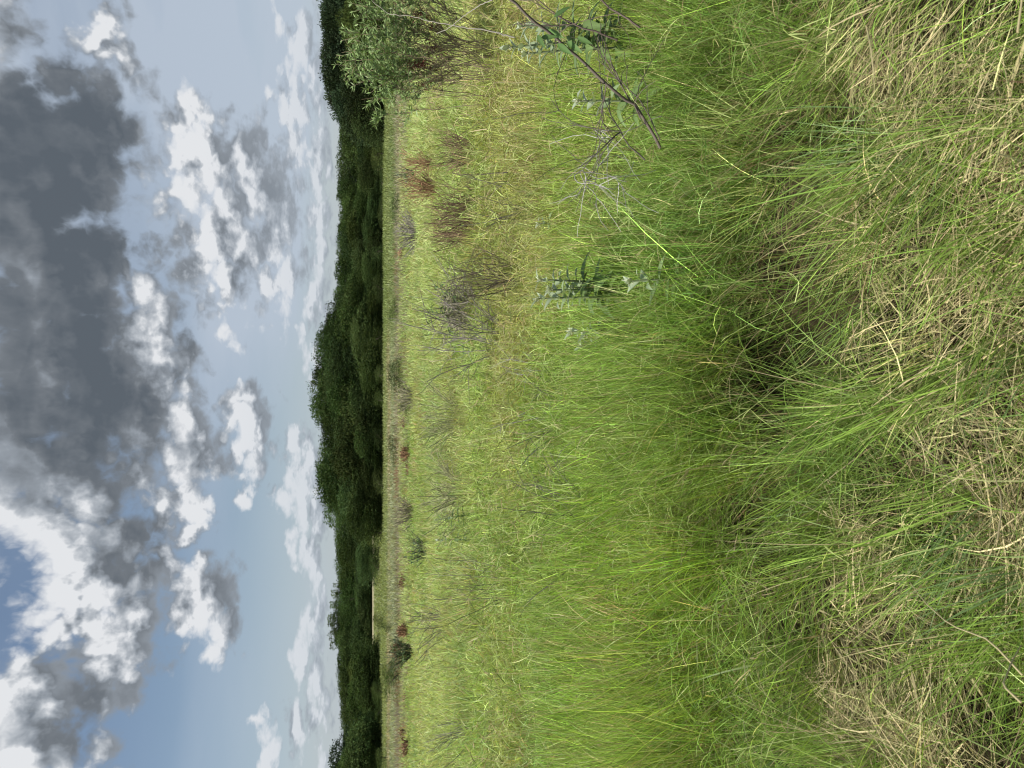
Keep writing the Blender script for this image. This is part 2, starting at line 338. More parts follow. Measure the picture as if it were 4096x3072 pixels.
def blades(buf, B, dirh, L, th0, kap, W, seg, c0, c1, rg, roll=None, wav=0.0):
    """vectorised grass blades; B base points, dirh heading of the lean, th0 lean from vertical, kap extra bend along the blade"""
    n = len(B); t = np.linspace(0, 1, seg + 1)
    ds = (L / seg)[:, None]
    tm = (t[:-1] + t[1:]) / 2
    ang = th0[:, None] + kap[:, None] * tm[None, :]
    ang = np.clip(ang, -2.6, 2.05)
    hd = dirh[:, None] + wav * rg.normal(size=(n, 1)) * tm[None, :]
    dx = ds * np.sin(ang) * np.cos(hd); dy = ds * np.sin(ang) * np.sin(hd); dz = ds * np.cos(ang)
    z0 = np.zeros((n, 1))
    X = B[:, 0:1] + np.concatenate([z0, np.cumsum(dx, 1)], 1); Y = B[:, 1:2] + np.concatenate([z0, np.cumsum(dy, 1)], 1); Z = B[:, 2:3] + np.concatenate([z0, np.cumsum(dz, 1)], 1)
    if roll is None: roll = rg.uniform(-1.3, 1.3, n)
    sx = -np.sin(dirh) ; sy = np.cos(dirh)
    sdv = np.stack([sx * np.cos(roll) + np.cos(dirh) * np.cos(th0) * np.sin(roll), sy * np.cos(roll) + np.sin(dirh) * np.cos(th0) * np.sin(roll), -np.sin(th0) * np.sin(roll)], 1)
    wt = (1 - t[:-1] ** 2.2) * (0.75 + 0.25 * np.minimum(1, t[:-1] * 5))
    hw = (W[:, None] * wt[None, :] / 2)[:, :, None] * sdv[:, None, :]
    C = np.stack([X, Y, Z], 2)
    a = C[:, :-1] + hw; b = C[:, :-1] - hw
    pairs = np.stack([a, b], 2).reshape(n, seg * 2, 3)
    v = np.concatenate([pairs, C[:, -1:]], 1)
    k = seg * 2 + 1
    base = (np.arange(n) * k)[:, None]
    q = np.concatenate([np.stack([base[:, 0] + 2 * i, base[:, 0] + 2 * i + 1, base[:, 0] + 2 * i + 3, base[:, 0] + 2 * i + 2], 1)[:, None] for i in range(seg - 1)], 1).reshape(-1, 4) if seg > 1 else np.zeros((0, 4), int)
    tr = np.stack([base[:, 0] + 2 * seg - 2, base[:, 0] + 2 * seg - 1, base[:, 0] + 2 * seg], 1)
    tt = np.r_[np.repeat(t[:-1], 2), 1.0][None, :, None]
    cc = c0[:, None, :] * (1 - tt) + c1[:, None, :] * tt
    buf.add(v.reshape(-1, 3), q, tr, cc.reshape(-1, 3))

# ---------------------------------------------------------------- materials
def mat_tint(name, trans=0.35, rough=0.55, spec=0.35, var=0.0, k=1.0, tcol=(1.15, 1.13, .68)):
    m = bpy.data.materials.new(name); m.use_nodes = True; nt = NT(m.node_tree); nt.n.clear()
    a = nt.new('ShaderNodeAttribute', attribute_name='tint')
    col = a.outputs['Color']
    if k != 1.0: col = nt.v('SCALE', col, k)
    if var:
        tc = nt.new('ShaderNodeTexCoord'); oi = nt.new('ShaderNodeObjectInfo')
        nz = nt.noise(tc.outputs['Object'], 1.1, 4.0, .6)
        f = nt.m('MULTIPLY', nt.mr(nz, .3, .7, 1 - var, 1 + var), nt.m('MULTIPLY_ADD', oi.outputs['Random'], .75, .62))
        col = nt.v('SCALE', col, f)
        col = nt.v('MULTIPLY', col, nt.xyz(nt.m('MULTIPLY_ADD', nt.m('FRACT', nt.m('MULTIPLY', oi.outputs['Random'], 37.3)), .20, .88), 1.0, nt.m('MULTIPLY_ADD', nt.m('FRACT', nt.m('MULTIPLY', oi.outputs['Random'], 61.7)), .28, .80)))
    bs = nt.new('ShaderNodeBsdfPrincipled'); nt.l.new(col, bs.inputs['Base Color']); bs.inputs['Roughness'].default_value = rough
    bs.inputs['Specular IOR Level'].default_value = spec
    out = nt.new('ShaderNodeOutputMaterial')
    if trans:
        tr = nt.new('ShaderNodeBsdfTranslucent'); nt.l.new(nt.v('MULTIPLY', col, tcol), tr.inputs[0])
        mx = nt.new('ShaderNodeMixShader'); mx.inputs[0].default_value = trans
        nt.l.new(bs.outputs[0], mx.inputs[1]); nt.l.new(tr.outputs[0], mx.inputs[2]); nt.l.new(mx.outputs[0], out.inputs[0])
    else: nt.l.new(bs.outputs[0], out.inputs[0])
    return m
M_GRASS = mat_tint('grass_blade', .40, .5, .30)
M_STRAW = mat_tint('dry_straw', .15, .7, .2, tcol=(1.1, 1, .8))
M_LEAF = mat_tint('leaf', .30, .5, .35)
M_TREE = mat_tint('tree_leaf', .22, .85, .05, var=.30)
M_TWIG = mat_tint('twig', 0, .8, .2)
M_BARK = mat_tint('bark', 0, .9, .1)

def mat_ground():
    m = bpy.data.materials.new('ground'); m.use_nodes = True; nt = NT(m.node_tree); nt.n.clear()
    g = nt.new('ShaderNodeNewGeometry'); sp = nt.new('ShaderNodeSeparateXYZ'); nt.l.new(g.outputs['Position'], sp.inputs[0])
    y = nt.m('ADD', sp.outputs[1], nt.m('MULTIPLY_ADD', nt.noise(g.outputs['Position'], .12, 4), 14, -7))
    n1 = nt.noise(g.outputs['Position'], .6, 8, .65); n2 = nt.noise(g.outputs['Position'], 9, 6, .7)
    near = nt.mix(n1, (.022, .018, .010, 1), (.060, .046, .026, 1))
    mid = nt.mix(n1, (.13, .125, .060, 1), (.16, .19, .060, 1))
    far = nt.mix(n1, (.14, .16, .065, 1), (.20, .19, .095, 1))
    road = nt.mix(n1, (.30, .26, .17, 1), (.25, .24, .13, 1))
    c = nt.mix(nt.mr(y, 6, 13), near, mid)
    c = nt.mix(nt.mr(y, 34, 52), c, far)
    c = nt.mix(nt.m('MULTIPLY', nt.mr(y, 168, 176), nt.mr(y, 190, 184)), c, road)
    c = nt.mix(nt.mr(y, 60, 70), c, nt.mix(nt.mr(nt.noise(g.outputs['Position'], .05, 3), .42, .55), far, (.19, .16, .10, 1)))
    c = nt.mix(nt.m('MULTIPLY', nt.mr(sp.outputs[1], 150, 158), nt.mr(sp.outputs[1], 182, 176)), c, road)
    c = nt.mix(nt.mr(sp.outputs[1], 188, 196), c, (.035, .05, .02, 1))
    c = nt.v('SCALE', c, nt.mr(n2, .2, .8, .7, 1.25))
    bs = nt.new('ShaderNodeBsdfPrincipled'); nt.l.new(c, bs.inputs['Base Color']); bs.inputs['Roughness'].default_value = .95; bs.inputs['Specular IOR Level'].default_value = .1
    bp = nt.new('ShaderNodeBump'); bp.inputs['Strength'].default_value = .6; bp.inputs['Distance'].default_value = .05
    nt.l.new(n2, bp.inputs['Height']); nt.l.new(bp.outputs[0], bs.inputs['Normal'])
    out = nt.new('ShaderNodeOutputMaterial'); nt.l.new(bs.outputs[0], out.inputs[0])
    return m

# ---------------------------------------------------------------- ground sheet
def build_ground():
    rr = np.r_[0, np.geomspace(.3, 4000, 170)]; na = 240; th = np.linspace(0, 2 * np.pi, na, endpoint=False)
    X = rr[:, None] * np.cos(th); Y = rr[:, None] * np.sin(th)
    Z = ground_z(X, Y)
    v = np.stack([X, Y, Z], -1).reshape(-1, 3)
    i = np.arange(len(rr) - 1)[:, None] * na; j = np.arange(na)[None]; j2 = (j + 1) % na
    q = np.stack([i + j, i + na + j, i + na + j2, i + j2], -1).reshape(-1, 4)
    o = link('ground', mesh_np('ground', v, q, np.zeros((0, 3), int)), mat_ground()); tag(o, kind='structure')
build_ground()

# ---------------------------------------------------------------- grass
ANG = 0.60                                    # half width of the field sown, as x / distance (a little wider than the view)
def wedge(n, d0, d1, power, rg):
    """points in the wedge ahead; density falls off as distance ** -power"""
    e = 2 - power; u = rg.random(n)
    d = (d0 ** e + u * (d1 ** e - d0 ** e)) ** (1 / e) if abs(e) > 1e-3 else d0 * (d1 / d0) ** u
    a = rg.uniform(-ANG, ANG, n)
    wide = np.where(d < 3, 1.25, 1.0)
    return a * d * wide + rg.normal(0, .15, n), d
PAL = dict(green=(.212, .330, .056), deep=(.120, .230, .034), lime=(.370, .470, .150), pale=(.500, .570, .240), blue=(.190, .310, .110),
           olive=(.250, .230, .090), tan=(.42, .35, .19), straw=(.50, .43, .24), brown=(.20, .135, .075), rust=(.26, .10, .045), grey=(.24, .215, .17))
PAL = {k: np.array(v) for k, v in PAL.items()}
def mixc(a, b, f): return a * (1 - f[:, None]) + b * f[:, None]
def yellow_patch(x, y):
    """the drier, yellower ground: right of centre between 4.5 and 9 m, and scattered patches"""
    f = sst(x / y, -.02, .22) * sst(y, 4.2, 5.5) * (1 - sst(y, 8.5, 11.5)) * sst(fbm(x, y, .55, 11, 3), .34, .60)
    g = sst(fbm(x, y, .5, 21, 3), .56, .72) * sst(y, 2.5, 5) * .7
    h = np.exp(-((y - 6.6) / .8) ** 2) * sst(x / y, -.05, .05) * .7
    return np.clip(f + g + h, 0, 1)
def field_colour(x, y, rg):
    n = len(x)
    base = mixc(PAL['green'][None].repeat(n, 0), PAL['lime'][None], sst(y, 3.6, 11) * .80)
    base = mixc(base, PAL['deep'][None], sst(fbm(x, y, .9, 5, 3), .52, .70) * (.60 - .40 * sst(y, 4, 9)))
    base = mixc(base, PAL['pale'][None], sst(y, 8, 18) * .65 * sst(fbm(x, y, .22, 9, 3), .30, .62))
    base = base * (1 + .10 * (sst(y, 2.3, 2.8) * (1 - sst(y, 4.2, 5.5))))[:, None]
    base = mixc(base, PAL['blue'][None], sst(fbm(x, y, .35, 13, 3), .55, .7) * .30)
    yp = yellow_patch(x, y)
    base = mixc(base, np.array((.37, .37, .12))[None], yp * .60)
    pick = rg.random(n)
    base = np.where((pick < .08 + .14 * yp)[:, None], PAL['tan'][None] * rg.uniform(.7, 1.2, (n, 1)), base)
    base = np.where(((pick > .93))[:, None], PAL['pale'][None] * rg.uniform(.8, 1.15, (n, 1)), base)
    return base * np.exp(rg.normal(0, 1, (n, 1)) * (.32 - .17 * sst(y, 8, 16))[:, None]) * (1 + rg.normal(0, .06, (n, 3)))

def lean_field(x, y):
    """prevailing lean: to the left of the view and towards/away in swirls; returns heading (from +X) and strength"""
    a = math.pi + (fbm(x, y, .45, 31, 3) - .5) * 3.4 - .35
    s = .12 + .62 * sst(fbm(x, y, .6, 41, 3), .38, .66)
    return a, s

def sow_tufts(name, ntuft, per, d0, d1, power, hgt, rad, wmul, seg, seed, label=None):
    rg = np.random.default_rng(seed)
    tx, ty = wedge(ntuft, d0, d1, power, rg)
    keep = rg.random(ntuft) < .30 + .9 * sst(fbm(tx, ty, 1.6, 51, 2), .30, .58)
    bare = sst(ty + (fbm(tx, ty, .9, 63, 2) - .5) * 1.0, 2.45, 2.95)                                                 # the trodden strip near the camera carries fewer tufts
    keep &= rg.random(ntuft) > zone(tx, ty, HOLLOWS) * .9
    keep &= rg.random(ntuft) > zone(tx, ty, STRAW_AT) * .8
    keep &= rg.random(ntuft) < np.clip(.10 + .40 * sst(fbm(tx, ty, 1.3, 61, 2), .42, .60) + bare * .95, 0, 1)
    tx, ty, bare = tx[keep], ty[keep], bare[keep]; nt_ = len(tx)
    ta, ts = lean_field(tx, ty); ta = ta + rg.normal(0, .9, nt_)
    th_ = hgt * (1.12 - .42 * sst(ty, 3.6, 6.0) * (1 - sst(ty, 8, 9))) * rg.uniform(.65, 1.3, nt_) * (.62 + .65 * fbm(tx, ty, .8, 71, 2)) * (.80 + .20 * bare)
    tcol = field_colour(tx, ty, rg)
    id_ = np.repeat(np.arange(nt_), per); n = len(id_)
    ra = rad * (1 + .03 * ty[id_]) * np.sqrt(rg.random(n)); aa = rg.uniform(0, 2 * np.pi, n)
    ox, oy = ra * np.cos(aa), ra * np.sin(aa)
    X, Y = tx[id_] + ox, ty[id_] + oy
    # heading: tuft lean plus splay outward
    near = 1 - sst(ty, 1.8, 2.6)
    lx = np.cos(ta[id_]) * ts[id_] * (1 + .9 * near[id_]) + ox / rad * .95 + rg.normal(0, .40, n)
    ly = np.sin(ta[id_]) * ts[id_] * (1 + .9 * near[id_]) + oy / rad * .95 + rg.normal(0, .40, n)
    hd = np.arctan2(ly, lx); mg = np.hypot(lx, ly)
    th0 = np.clip(mg * .26, 0, 1.1) + rg.normal(0, .06, n) + .25 * near[id_]
    kap = rg.uniform(-.1, 1.0, n) * (.5 + .5 * ts[id_]) * rg.choice([1, 1, 1, 2.2], n) + .35 * near[id_]
    L = th_[id_] * rg.uniform(.55, 1.25, n)
    W = rg.uniform(.6, 1.45, n) * np.maximum(.0030, wmul * Y / 740)
    B = np.stack([X, Y, ground_z(X, Y)], 1)
    c = tcol[id_] * np.exp(rg.normal(0, 1, (n, 1)) * (.40 - .22 * sst(ty[id_], 7, 14))[:, None])
    dry = rg.random(n) < .07
    c = np.where(dry[:, None], PAL['tan'][None] * rg.uniform(.6, 1.2, (n, 1)), c)
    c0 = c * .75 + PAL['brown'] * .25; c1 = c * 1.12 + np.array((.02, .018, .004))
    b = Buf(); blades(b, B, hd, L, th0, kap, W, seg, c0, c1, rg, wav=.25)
    o = link(name, b.mesh(name), M_GRASS)
    tag(o, label, 'grass', kind='stuff')
    return o

def sow_loose(name, n, d0, d1, power, hl, wmul, seg, seed, label, flat=.5, colour='field', zlift=.0):
    rg = np.random.default_rng(seed)
    X, Y = wedge(n, d0, d1, power, rg)
    if d0 < 4:
        k = (rg.random(n) > zone(X, Y, HOLLOWS) * .92) & (rg.random(n) > zone(X, Y, STRAW_AT) * .75)
        X, Y = X[k], Y[k]; n = len(X)
    a, s = lean_field(X, Y)
    hd = a + rg.normal(0, 1.8, n)
    th0 = np.clip(rg.normal(flat, .28, n), 0, 1.5); kap = rg.uniform(.0, 1.3, n)
    L = rg.uniform(*hl, n); W = rg.uniform(.6, 1.4, n) * np.maximum(.0024, wmul * Y / 740)
    B = np.stack([X, Y, ground_z(X, Y) + zlift * rg.random(n)], 1)
    c = field_colour(X, Y, rg) if colour == 'field' else colour(X, Y, rg)
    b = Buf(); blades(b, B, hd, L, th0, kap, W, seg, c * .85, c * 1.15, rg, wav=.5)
    o = link(name, b.mesh(name), M_GRASS); tag(o, label, 'grass', kind='stuff'); return o

def thatch(name, n, d0, d1, power, hl, width, seg, seed, top, label, patchy=False):
    """dead stems lying on one another"""
    rg = np.random.default_rng(seed)
    X, Y = wedge(n, d0, d1, power, rg)
    zs = np.zeros(len(X))
    if patchy:
        hol = zone(X, Y, HOLLOWS); zs = zone(X, Y, STRAW_AT)
        k = rg.random(len(X)) < (.40 + .60 * zs) * (1 - .88 * hol)
        X, Y, zs = X[k], Y[k], zs[k]
    n = len(X)
    lay = rg.random(n)
    hd = fbm(X, Y, 1.1, 81, 2) * 9 + rg.normal(0, .65, n)
    Z = ground_z(X, Y) + .012 + top * lay * (.25 + 1.1 * fbm(X, Y, 2.2, 91, 2)) * (.75 + .45 * zs)
    th0 = rg.normal(1.44, .15, n); kap = rg.normal(.08, .16, n)
    L = rg.uniform(*hl, n); W = .8 * np.exp(rg.normal(0, .45, n)) * np.maximum(width, .60 * Y / 740)
    p = rg.random(n); gp = sst(fbm(X, Y, 1.5, 95, 2), .42, .62) * (1 - .85 * zs)
    c = np.where((p < .30)[:, None], PAL['tan'], PAL['straw'])
    c = np.where((p > .42)[:, None], np.array((.31, .32, .13)), c)
    c = np.where((p > .64)[:, None], PAL['green'] * .9, c)
    c = np.where((p > .88)[:, None], PAL['brown'] * .9, c)
    c = mixc(c, PAL['straw'][None] * 1.08, zs * .60 * (rg.random(n) > .35))
    c = mixc(c, PAL['green'][None] * .95, gp * .65 * (rg.random(n) > .40))
    c = c * np.exp(rg.normal(0, .26, (n, 1)))
    b = Buf(); blades(b, np.stack([X, Y, Z], 1), hd, L, th0, kap, W, seg, c, c * 1.06, rg, wav=.35)
    o = link(name, b.mesh(name), M_STRAW); tag(o, label, 'dry grass', kind='stuff'); return o

def swathes(name, seed, label):
    """bundles of long blades combed the same way, sweeping away and to the left over the straw"""
    rg = np.random.default_rng(seed); b = Buf()
    rows = []
    for (px, py, k) in [(3420, 700, 5), (3560, 620, 5), (3700, 480, 5), (3850, 400, 4), (3250, 1180, 3), (3380, 1150, 3), (3300, 1600, 5), (3450, 1560, 5), (3600, 1480, 4), (3750, 1420, 4),
                        (3900, 1860, 4), (3800, 2060, 5), (3650, 2180, 5), (3500, 2250, 4), (3300, 2260, 4), (3980, 2500, 5), (3900, 2720, 4), (4060, 2300, 4), (3150, 2700, 5), (3100, 2900, 5), (3200, 2950, 5), (3400, 3040, 5),
                        (3150, 2100, 4), (3180, 1850, 4), (3260, 560, 4), (3350, 300, 3), (4040, 900, 3), (4050, 1250, 3), (3990, 1500, 3), (3250, 100, 4), (3600, 2980, 3), (4060, 3000, 4), (3800, 780, 3), (3500, 900, 2)]:
        for _ in range(max(2, k - 1)):
            cx, cy = photo_xy(px + rg.normal(0, 60), py + rg.normal(0, 60)); rows.append((cx, cy))
    for (cx, cy) in rows:
        n = int(rg.uniform(14, 42)); hd0 = rg.normal(2.45, .45)
        X = cx + rg.normal(0, .035, n); Y = cy + rg.normal(0, .035, n)
        B = np.stack([X, Y, ground_z(X, Y) + .03], 1)
        L = rg.uniform(.20, .48, n) * rg.uniform(.7, 1.15); th0 = rg.normal(rg.uniform(.45, .95), .13, n); kap = rg.uniform(.25, .95, n)
        col = (PAL['green'] * (1, 1, 1) * rg.uniform(.7, 1.25) if rg.random() < .85 else PAL['blue'] * rg.uniform(.8, 1.15))
        c = np.repeat(col[None], n, 0) * np.exp(rg.normal(0, .30, (n, 1)))
        c = np.where((rg.random(n) < .08)[:, None], PAL['straw'][None], c)
        blades(b, B, hd0 + rg.normal(0, .16, n), L, th0, kap, rg.uniform(.0014, .0030, n) * np.exp(np.abs(rg.normal(0, .40, n))), 7, c * .85 + PAL['tan'] * .10, c * 1.1, rg, wav=.2)
    o = link(name, b.mesh(name), M_GRASS); tag(o, label, 'grass', kind='stuff'); return o

def curled_grass():
    rg = np.random.default_rng(35); n = 78000
    X, Y = wedge(n, 2.9, 22, 1.45, rg)
    k = rg.random(n) < .25 + .9 * sst(fbm(X, Y, 1.2, 131, 3), .42, .60); X, Y = X[k], Y[k]; n = len(X)
    c = field_colour(X, Y, rg); c = mixc(c, PAL['pale'][None], rg.random(n) * .75); c = np.where((rg.random(n) < .10)[:, None], PAL['straw'][None], c)
    B = np.stack([X, Y, ground_z(X, Y) + rg.uniform(.10, .38, n) * (1 - .25 * sst(Y, 6, 12))], 1)
    b = Buf(); blades(b, B, rg.uniform(0, 2 * np.pi, n), rg.uniform(.05, .20, n) * (1 + .03 * Y), rg.normal(.7, .5, n), rg.uniform(-.6, 2.2, n), rg.uniform(.6, 1.3, n) * np.maximum(.0022, .72 * Y / 740), 4, c, c * 1.1, rg, wav=1.0)
    o = link('curled_grass', b.mesh('curled_grass'), M_GRASS); tag(o, 'pale curled grass tips lying across the green meadow', 'grass', kind='stuff')

def build_grass():
    thatch('dry_straw', 62000, .55, 3.6, .7, (.06, .26), .0026, 3, 11, .13, 'matted dry straw lying trodden flat nearest the camera', True)
    swathes('swept_grass', 29, 'bundles of long green blades swept over the straw in front')
    thatch('dead_grass', 60000, 3.0, 9.5, 1.1, (.12, .40), .0030, 3, 12, .16, 'dead brown grass lying beneath the standing green tufts')
    sow_tufts('green_grass', 1300, 34, .7, 3.4, .8, .46, .06, .60, 6, 21, 'long green grass blades sweeping over the straw in front')
    sow_loose('low_grass', 14000, .6, 3.6, .8, (.10, .42), .45, 5, 28, 'short green blades growing up through the trodden straw', flat=.95, zlift=.12)
    sow_tufts('tall_grass', 5200, 28, 2.8, 9.0, 1.2, .43, .085, .80, 4, 22, 'tall fine green grass standing in tufts across the middle')
    sow_loose('tangled_grass', 52000, 2.3, 9.0, 1.2, (.08, .24), .75, 4, 23, 'tangled lighter grass between the tall tufts', flat=1.05, zlift=.36)
    curled_grass()
    sow_tufts('meadow_grass', 6500, 18, 8.0, 34.0, 1.25, .33, .16, .85, 3, 24, 'sunlit yellow green meadow grass further out')
    sow_loose('fine_grass', 110000, 8.0, 36.0, 1.35, (.10, .26), .95, 3, 25, 'fine pale grass filling the open meadow', flat=.85, zlift=.24)
    # far field: olive, tan and grey growth in bands
    def farcol(x, y, rg):
        n = len(x); f = fbm(x, y, .12, 14, 3); yy = y + (fbm(x, y, .08, 15, 3) - .5) * 16
        c = mixc(PAL['lime'][None].repeat(n, 0) * .9, np.array((.36, .33, .22))[None], sst(yy, 28, 33) * .85)
        c = mixc(c, np.array((.34, .37, .22))[None], sst(yy, 36, 44))
        c = mixc(c, np.array((.40, .33, .20))[None], sst(yy, 54, 60) * .8 * sst(f, .30, .55))
        c = mixc(c, np.array((.25, .30, .11))[None], sst(yy, 64, 72))
        right = sst(x / y, .02, .10) * sst(y, 34, 40)
        c = mixc(c, np.array((.20, .26, .085))[None], right * .80)
        rb = (rg.random(n) < .10) & (yy < 48)
        c = np.where(rb[:, None], PAL['brown'][None], c)
        return c * rg.uniform(.65, 1.3, (n, 1))
    sow_loose('far_grass', 130000, 30, 150, 1.45, (.15, .42), 1.0, 2, 26, 'olive and grey rough grass below the woodland edge', flat=.35, colour=farcol, zlift=.05)
    def brushcol(x, y, rg):
        n = len(x); f = fbm(x, y, .25, 16, 3)
        c = mixc(np.array((.42, .38, .26))[None].repeat(n, 0), PAL['grey'][None] * 1.15, sst(f, .35, .60))
        c = mixc(c, PAL['brown'][None] * 1.5, sst(fbm(x, y, .5, 17, 2), .58, .66))
        c = mixc(c, np.array((.33, .17, .11))[None], sst(fbm(x, y, .30, 18, 2), .52, .64) * sst(-x / y, -.15, .1) * .75)
        c = mixc(c, np.array((.13, .16, .07))[None], sst(fbm(x, y, .22, 19, 2), .56, .66) * .8)
        return c * rg.uniform(.7, 1.3, (n, 1))
    sow_loose('dry_brush', 24000, 27, 41, 1.0, (.22, .60), .65, 3, 27, 'grey brown dead weeds in a belt beyond the bright meadow', flat=.30, colour=brushcol, zlift=.0)
build_grass()

# pale seed stalks with a few spread fingers at the top, scattered over the green
def build_stalks():
    rg = np.random.default_rng(33); b = Buf()
    for i in range(330):
        x, y = wedge(1, 1.6, 8, 1.2, rg); x, y = float(x[0]), float(y[0]); z = float(ground_z(x, y))
        h = rg.uniform(.45, .78); a = math.pi + rg.normal(0, 1.1); ln = rg.uniform(.1, .8)
        p = [(x, y, z)]
        for k in range(1, 6):
            t = k / 5; an = ln * (.4 + t * .9)
            q = p[-1]; p.append((q[0] + h / 5 * math.sin(an) * math.cos(a), q[1] + h / 5 * math.sin(an) * math.sin(a), q[2] + h / 5 * math.cos(an)))
        c = PAL['pale'] * 1.2 if rg.random() < .5 else PAL['straw'] * 1.05
        r = max(.0009, .27 * y / 740)
        b.tube(p, [r * 1.1] * 3 + [r * .8] * 3, c, 3)
        if rg.random() < .75:
            for k in range(rg.integers(2, 5)):
                d = np.array((math.cos(a) * .7, math.sin(a) * .7, .5)) + rg.normal(0, .55, 3); d /= np.linalg.norm(d); Lf = rg.uniform(.04, .10)
                e = np.array(p[-1]); pts = [e, e + d * Lf * .5, e + d * Lf + np.array((0, 0, -.01))]
                b.tube(pts, [r * .8, r * 1.3, r * .5], c * 1.1, 3)
    o = link('seed_stalk', b.mesh('seed_stalk'), M_GRASS); tag(o, 'pale seed stalks with spread tips standing above the green grass', 'seed stalks', kind='stuff')
    # long bent straws over the foreground
    b = Buf()
    for (pts, r, c) in [
        ([(4090, 2700, 1.15), (3960, 2560, 1.2), (3800, 2500, 1.35), (3700, 2410, 1.5), (3640, 2330, 1.65)], .0040, PAL['straw']),
        ([(3990, 2160, 1.2), (4010, 2010, 1.22), (3950, 1800, 1.3), (3910, 1690, 1.4)], .0036, PAL['tan'] * 1.1),
        ([(3560, 330, 1.85), (3700, 180, 1.7), (3850, 10, 1.5), (3900, -60, 1.45)], .0036, PAL['straw'] * 1.1),
        ([(3575, 310, 1.84), (3720, 165, 1.69), (3875, -10, 1.5)], .0028, PAL['straw']),
        ([(4070, 130, 1.0), (4085, 20, 1.0), (4095, -80, 1.0)], .0045, PAL['straw']),
        ([(3180, 1210, 2.1), (3198, 1130, 2.05), (3165, 1090, 2.0), (3090, 1085, 2.0), (3065, 1100, 2.0)], .0030, PAL['pale']),
        ([(3640, 1740, 1.6), (3700, 1800, 1.5), (3760, 1840, 1.45), (3820, 1960, 1.3)], .0030, PAL['straw'] * .9),
        ([(3480, 2110, 1.9), (3320, 2070, 2.0), (3170, 2000, 2.15)], .0026, PAL['tan']),
        ([(4085, 2810, 1.02), (4010, 2740, 1.05), (4050, 2640, 1.08), (4085, 2580, 1.1)], .0042, PAL['straw'])]:
        P_ = np.array([at(*p) for p in pts])
        P_[:, 2] = np.maximum(P_[:, 2], .06)
        t = np.linspace(0, 1, len(P_)); tt = np.linspace(0, 1, 12)
        Q = np.stack([np.interp(tt, t, P_[:, k]) for k in range(3)], 1)
        b.tube(Q, np.linspace(r, r * .5, 12) * .48, c * 1.1, 5)
    o = link('straw_stem', b.mesh('straw_stem'), M_STRAW); tag(o, 'long loose straw stems lying across the foreground grass', 'dry grass', kind='stuff')
build_stalks()

# ---------------------------------------------------------------- trees
def crown_mesh(name, seed, H, Wd, kind):
    """leaf clumps on lumpy lobes; kind: round, spiky, droop, loose"""
    rg = np.random.default_rng(seed); b = Buf()
    nl = {'round': 24, 'spiky': 26, 'droop': 22, 'loose': 15, 'bush': 12}[kind]
    tiers = []
    for i in range(nl):
        t = (i + rg.random()) / nl
        z = H * (.10 + .84 * t) if kind != 'loose' else H * (.45 + .50 * t)
        prof = math.sqrt(max(.03, 1 - ((t - .38) / .68) ** 2))
        if kind == 'loose': prof = .9
        a = rg.uniform(0, 2 * math.pi); rr = Wd / 2 * prof * math.sqrt(rg.uniform(.15, 1)) * .78
        R_ = Wd * rg.uniform(.15, .27) * (.7 + .5 * prof) * (.62 if kind == 'loose' else 1)
        tiers.append((rr * math.cos(a), rr * math.sin(a), z, R_))
    lean = {'spiky': (0, 0, 1.1), 'droop': (0, 0, -1.5)}.get(kind, (0, 0, .15))
    per = {'round': 900, 'spiky': 800, 'droop': 900, 'loose': 260, 'bush': 420}[kind]
    for (cx, cy, cz, R_) in tiers:
        d = rg.normal(size=(per, 3)); d /= np.linalg.norm(d, axis=1)[:, None]
        d[:, 2] = np.abs(d[:, 2]) * np.where(rg.random(per) < .72, 1, -1)
        lump_ = 1 + .30 * np.sin(d[:, 0] * 5 + cx * 3) * np.sin(d[:, 1] * 5 + cz) + .2 * np.sin(d[:, 2] * 9 + cy)
        rad = R_ * lump_ * rg.uniform(.62, 1.08, per) ** .5
        P_ = np.array((cx, cy, cz)) + d * rad[:, None] * np.array((1, 1, .80 if kind != 'spiky' else 1.1))
        P_[:, 2] = np.maximum(P_[:, 2], .15)
        D_ = d * .9 + np.array(lean) + rg.normal(0, .6, (per, 3))
        tone = rg.uniform(.50, 1.60)
        base = {'round': (.042, .070, .024), 'spiky': (.030, .047, .024), 'droop': (.054, .086, .027), 'loose': (.055, .085, .032), 'bush': (.062, .095, .032)}[kind]
        c = np.array(base) * tone * rg.uniform(.75, 1.3, (per, 1))
        c[:, 0] *= rg.uniform(.9, 1.25, per)
        sz = {'spiky': (.34, .12), 'droop': (.48, .11)}.get(kind, (.23, .15))
        s_ = H / 9.0 if H < 9 else 1
        b.slivers(P_, D_, sz[0] * rg.uniform(.6, 1.4, per) * s_, sz[1] * rg.uniform(.6, 1.4, per) * s_, c, rg)
    return b.mesh(name, smooth=False), tiers
def trunk_mesh(name, seed, H, Wd, tiers):
    rg = np.random.default_rng(seed); b = Buf(); c = (.10, .085, .065)
    p = [(0, 0, -.3)]
    for k in range(1, 7): p.append((p[-1][0] + rg.normal(0, .12), p[-1][1] + rg.normal(0, .12), H * .8 * k / 6))
    b.tube(p, np.linspace(H * .028, H * .006, 7), c, 8)
    P_ = np.array(p)
    for (cx, cy, cz, R_) in tiers[::2]:
        z0 = cz * .55; s_ = np.array([np.interp(z0, P_[:, 2], P_[:, k]) for k in range(3)]); e = np.array((cx, cy, cz))
        m = (s_ + e) / 2 + np.array((0, 0, .15 * H * .2)); b.tube([s_, m, e], [H * .010, H * .007, H * .002], c, 5)
    return b.mesh(name)
PROTO = {}
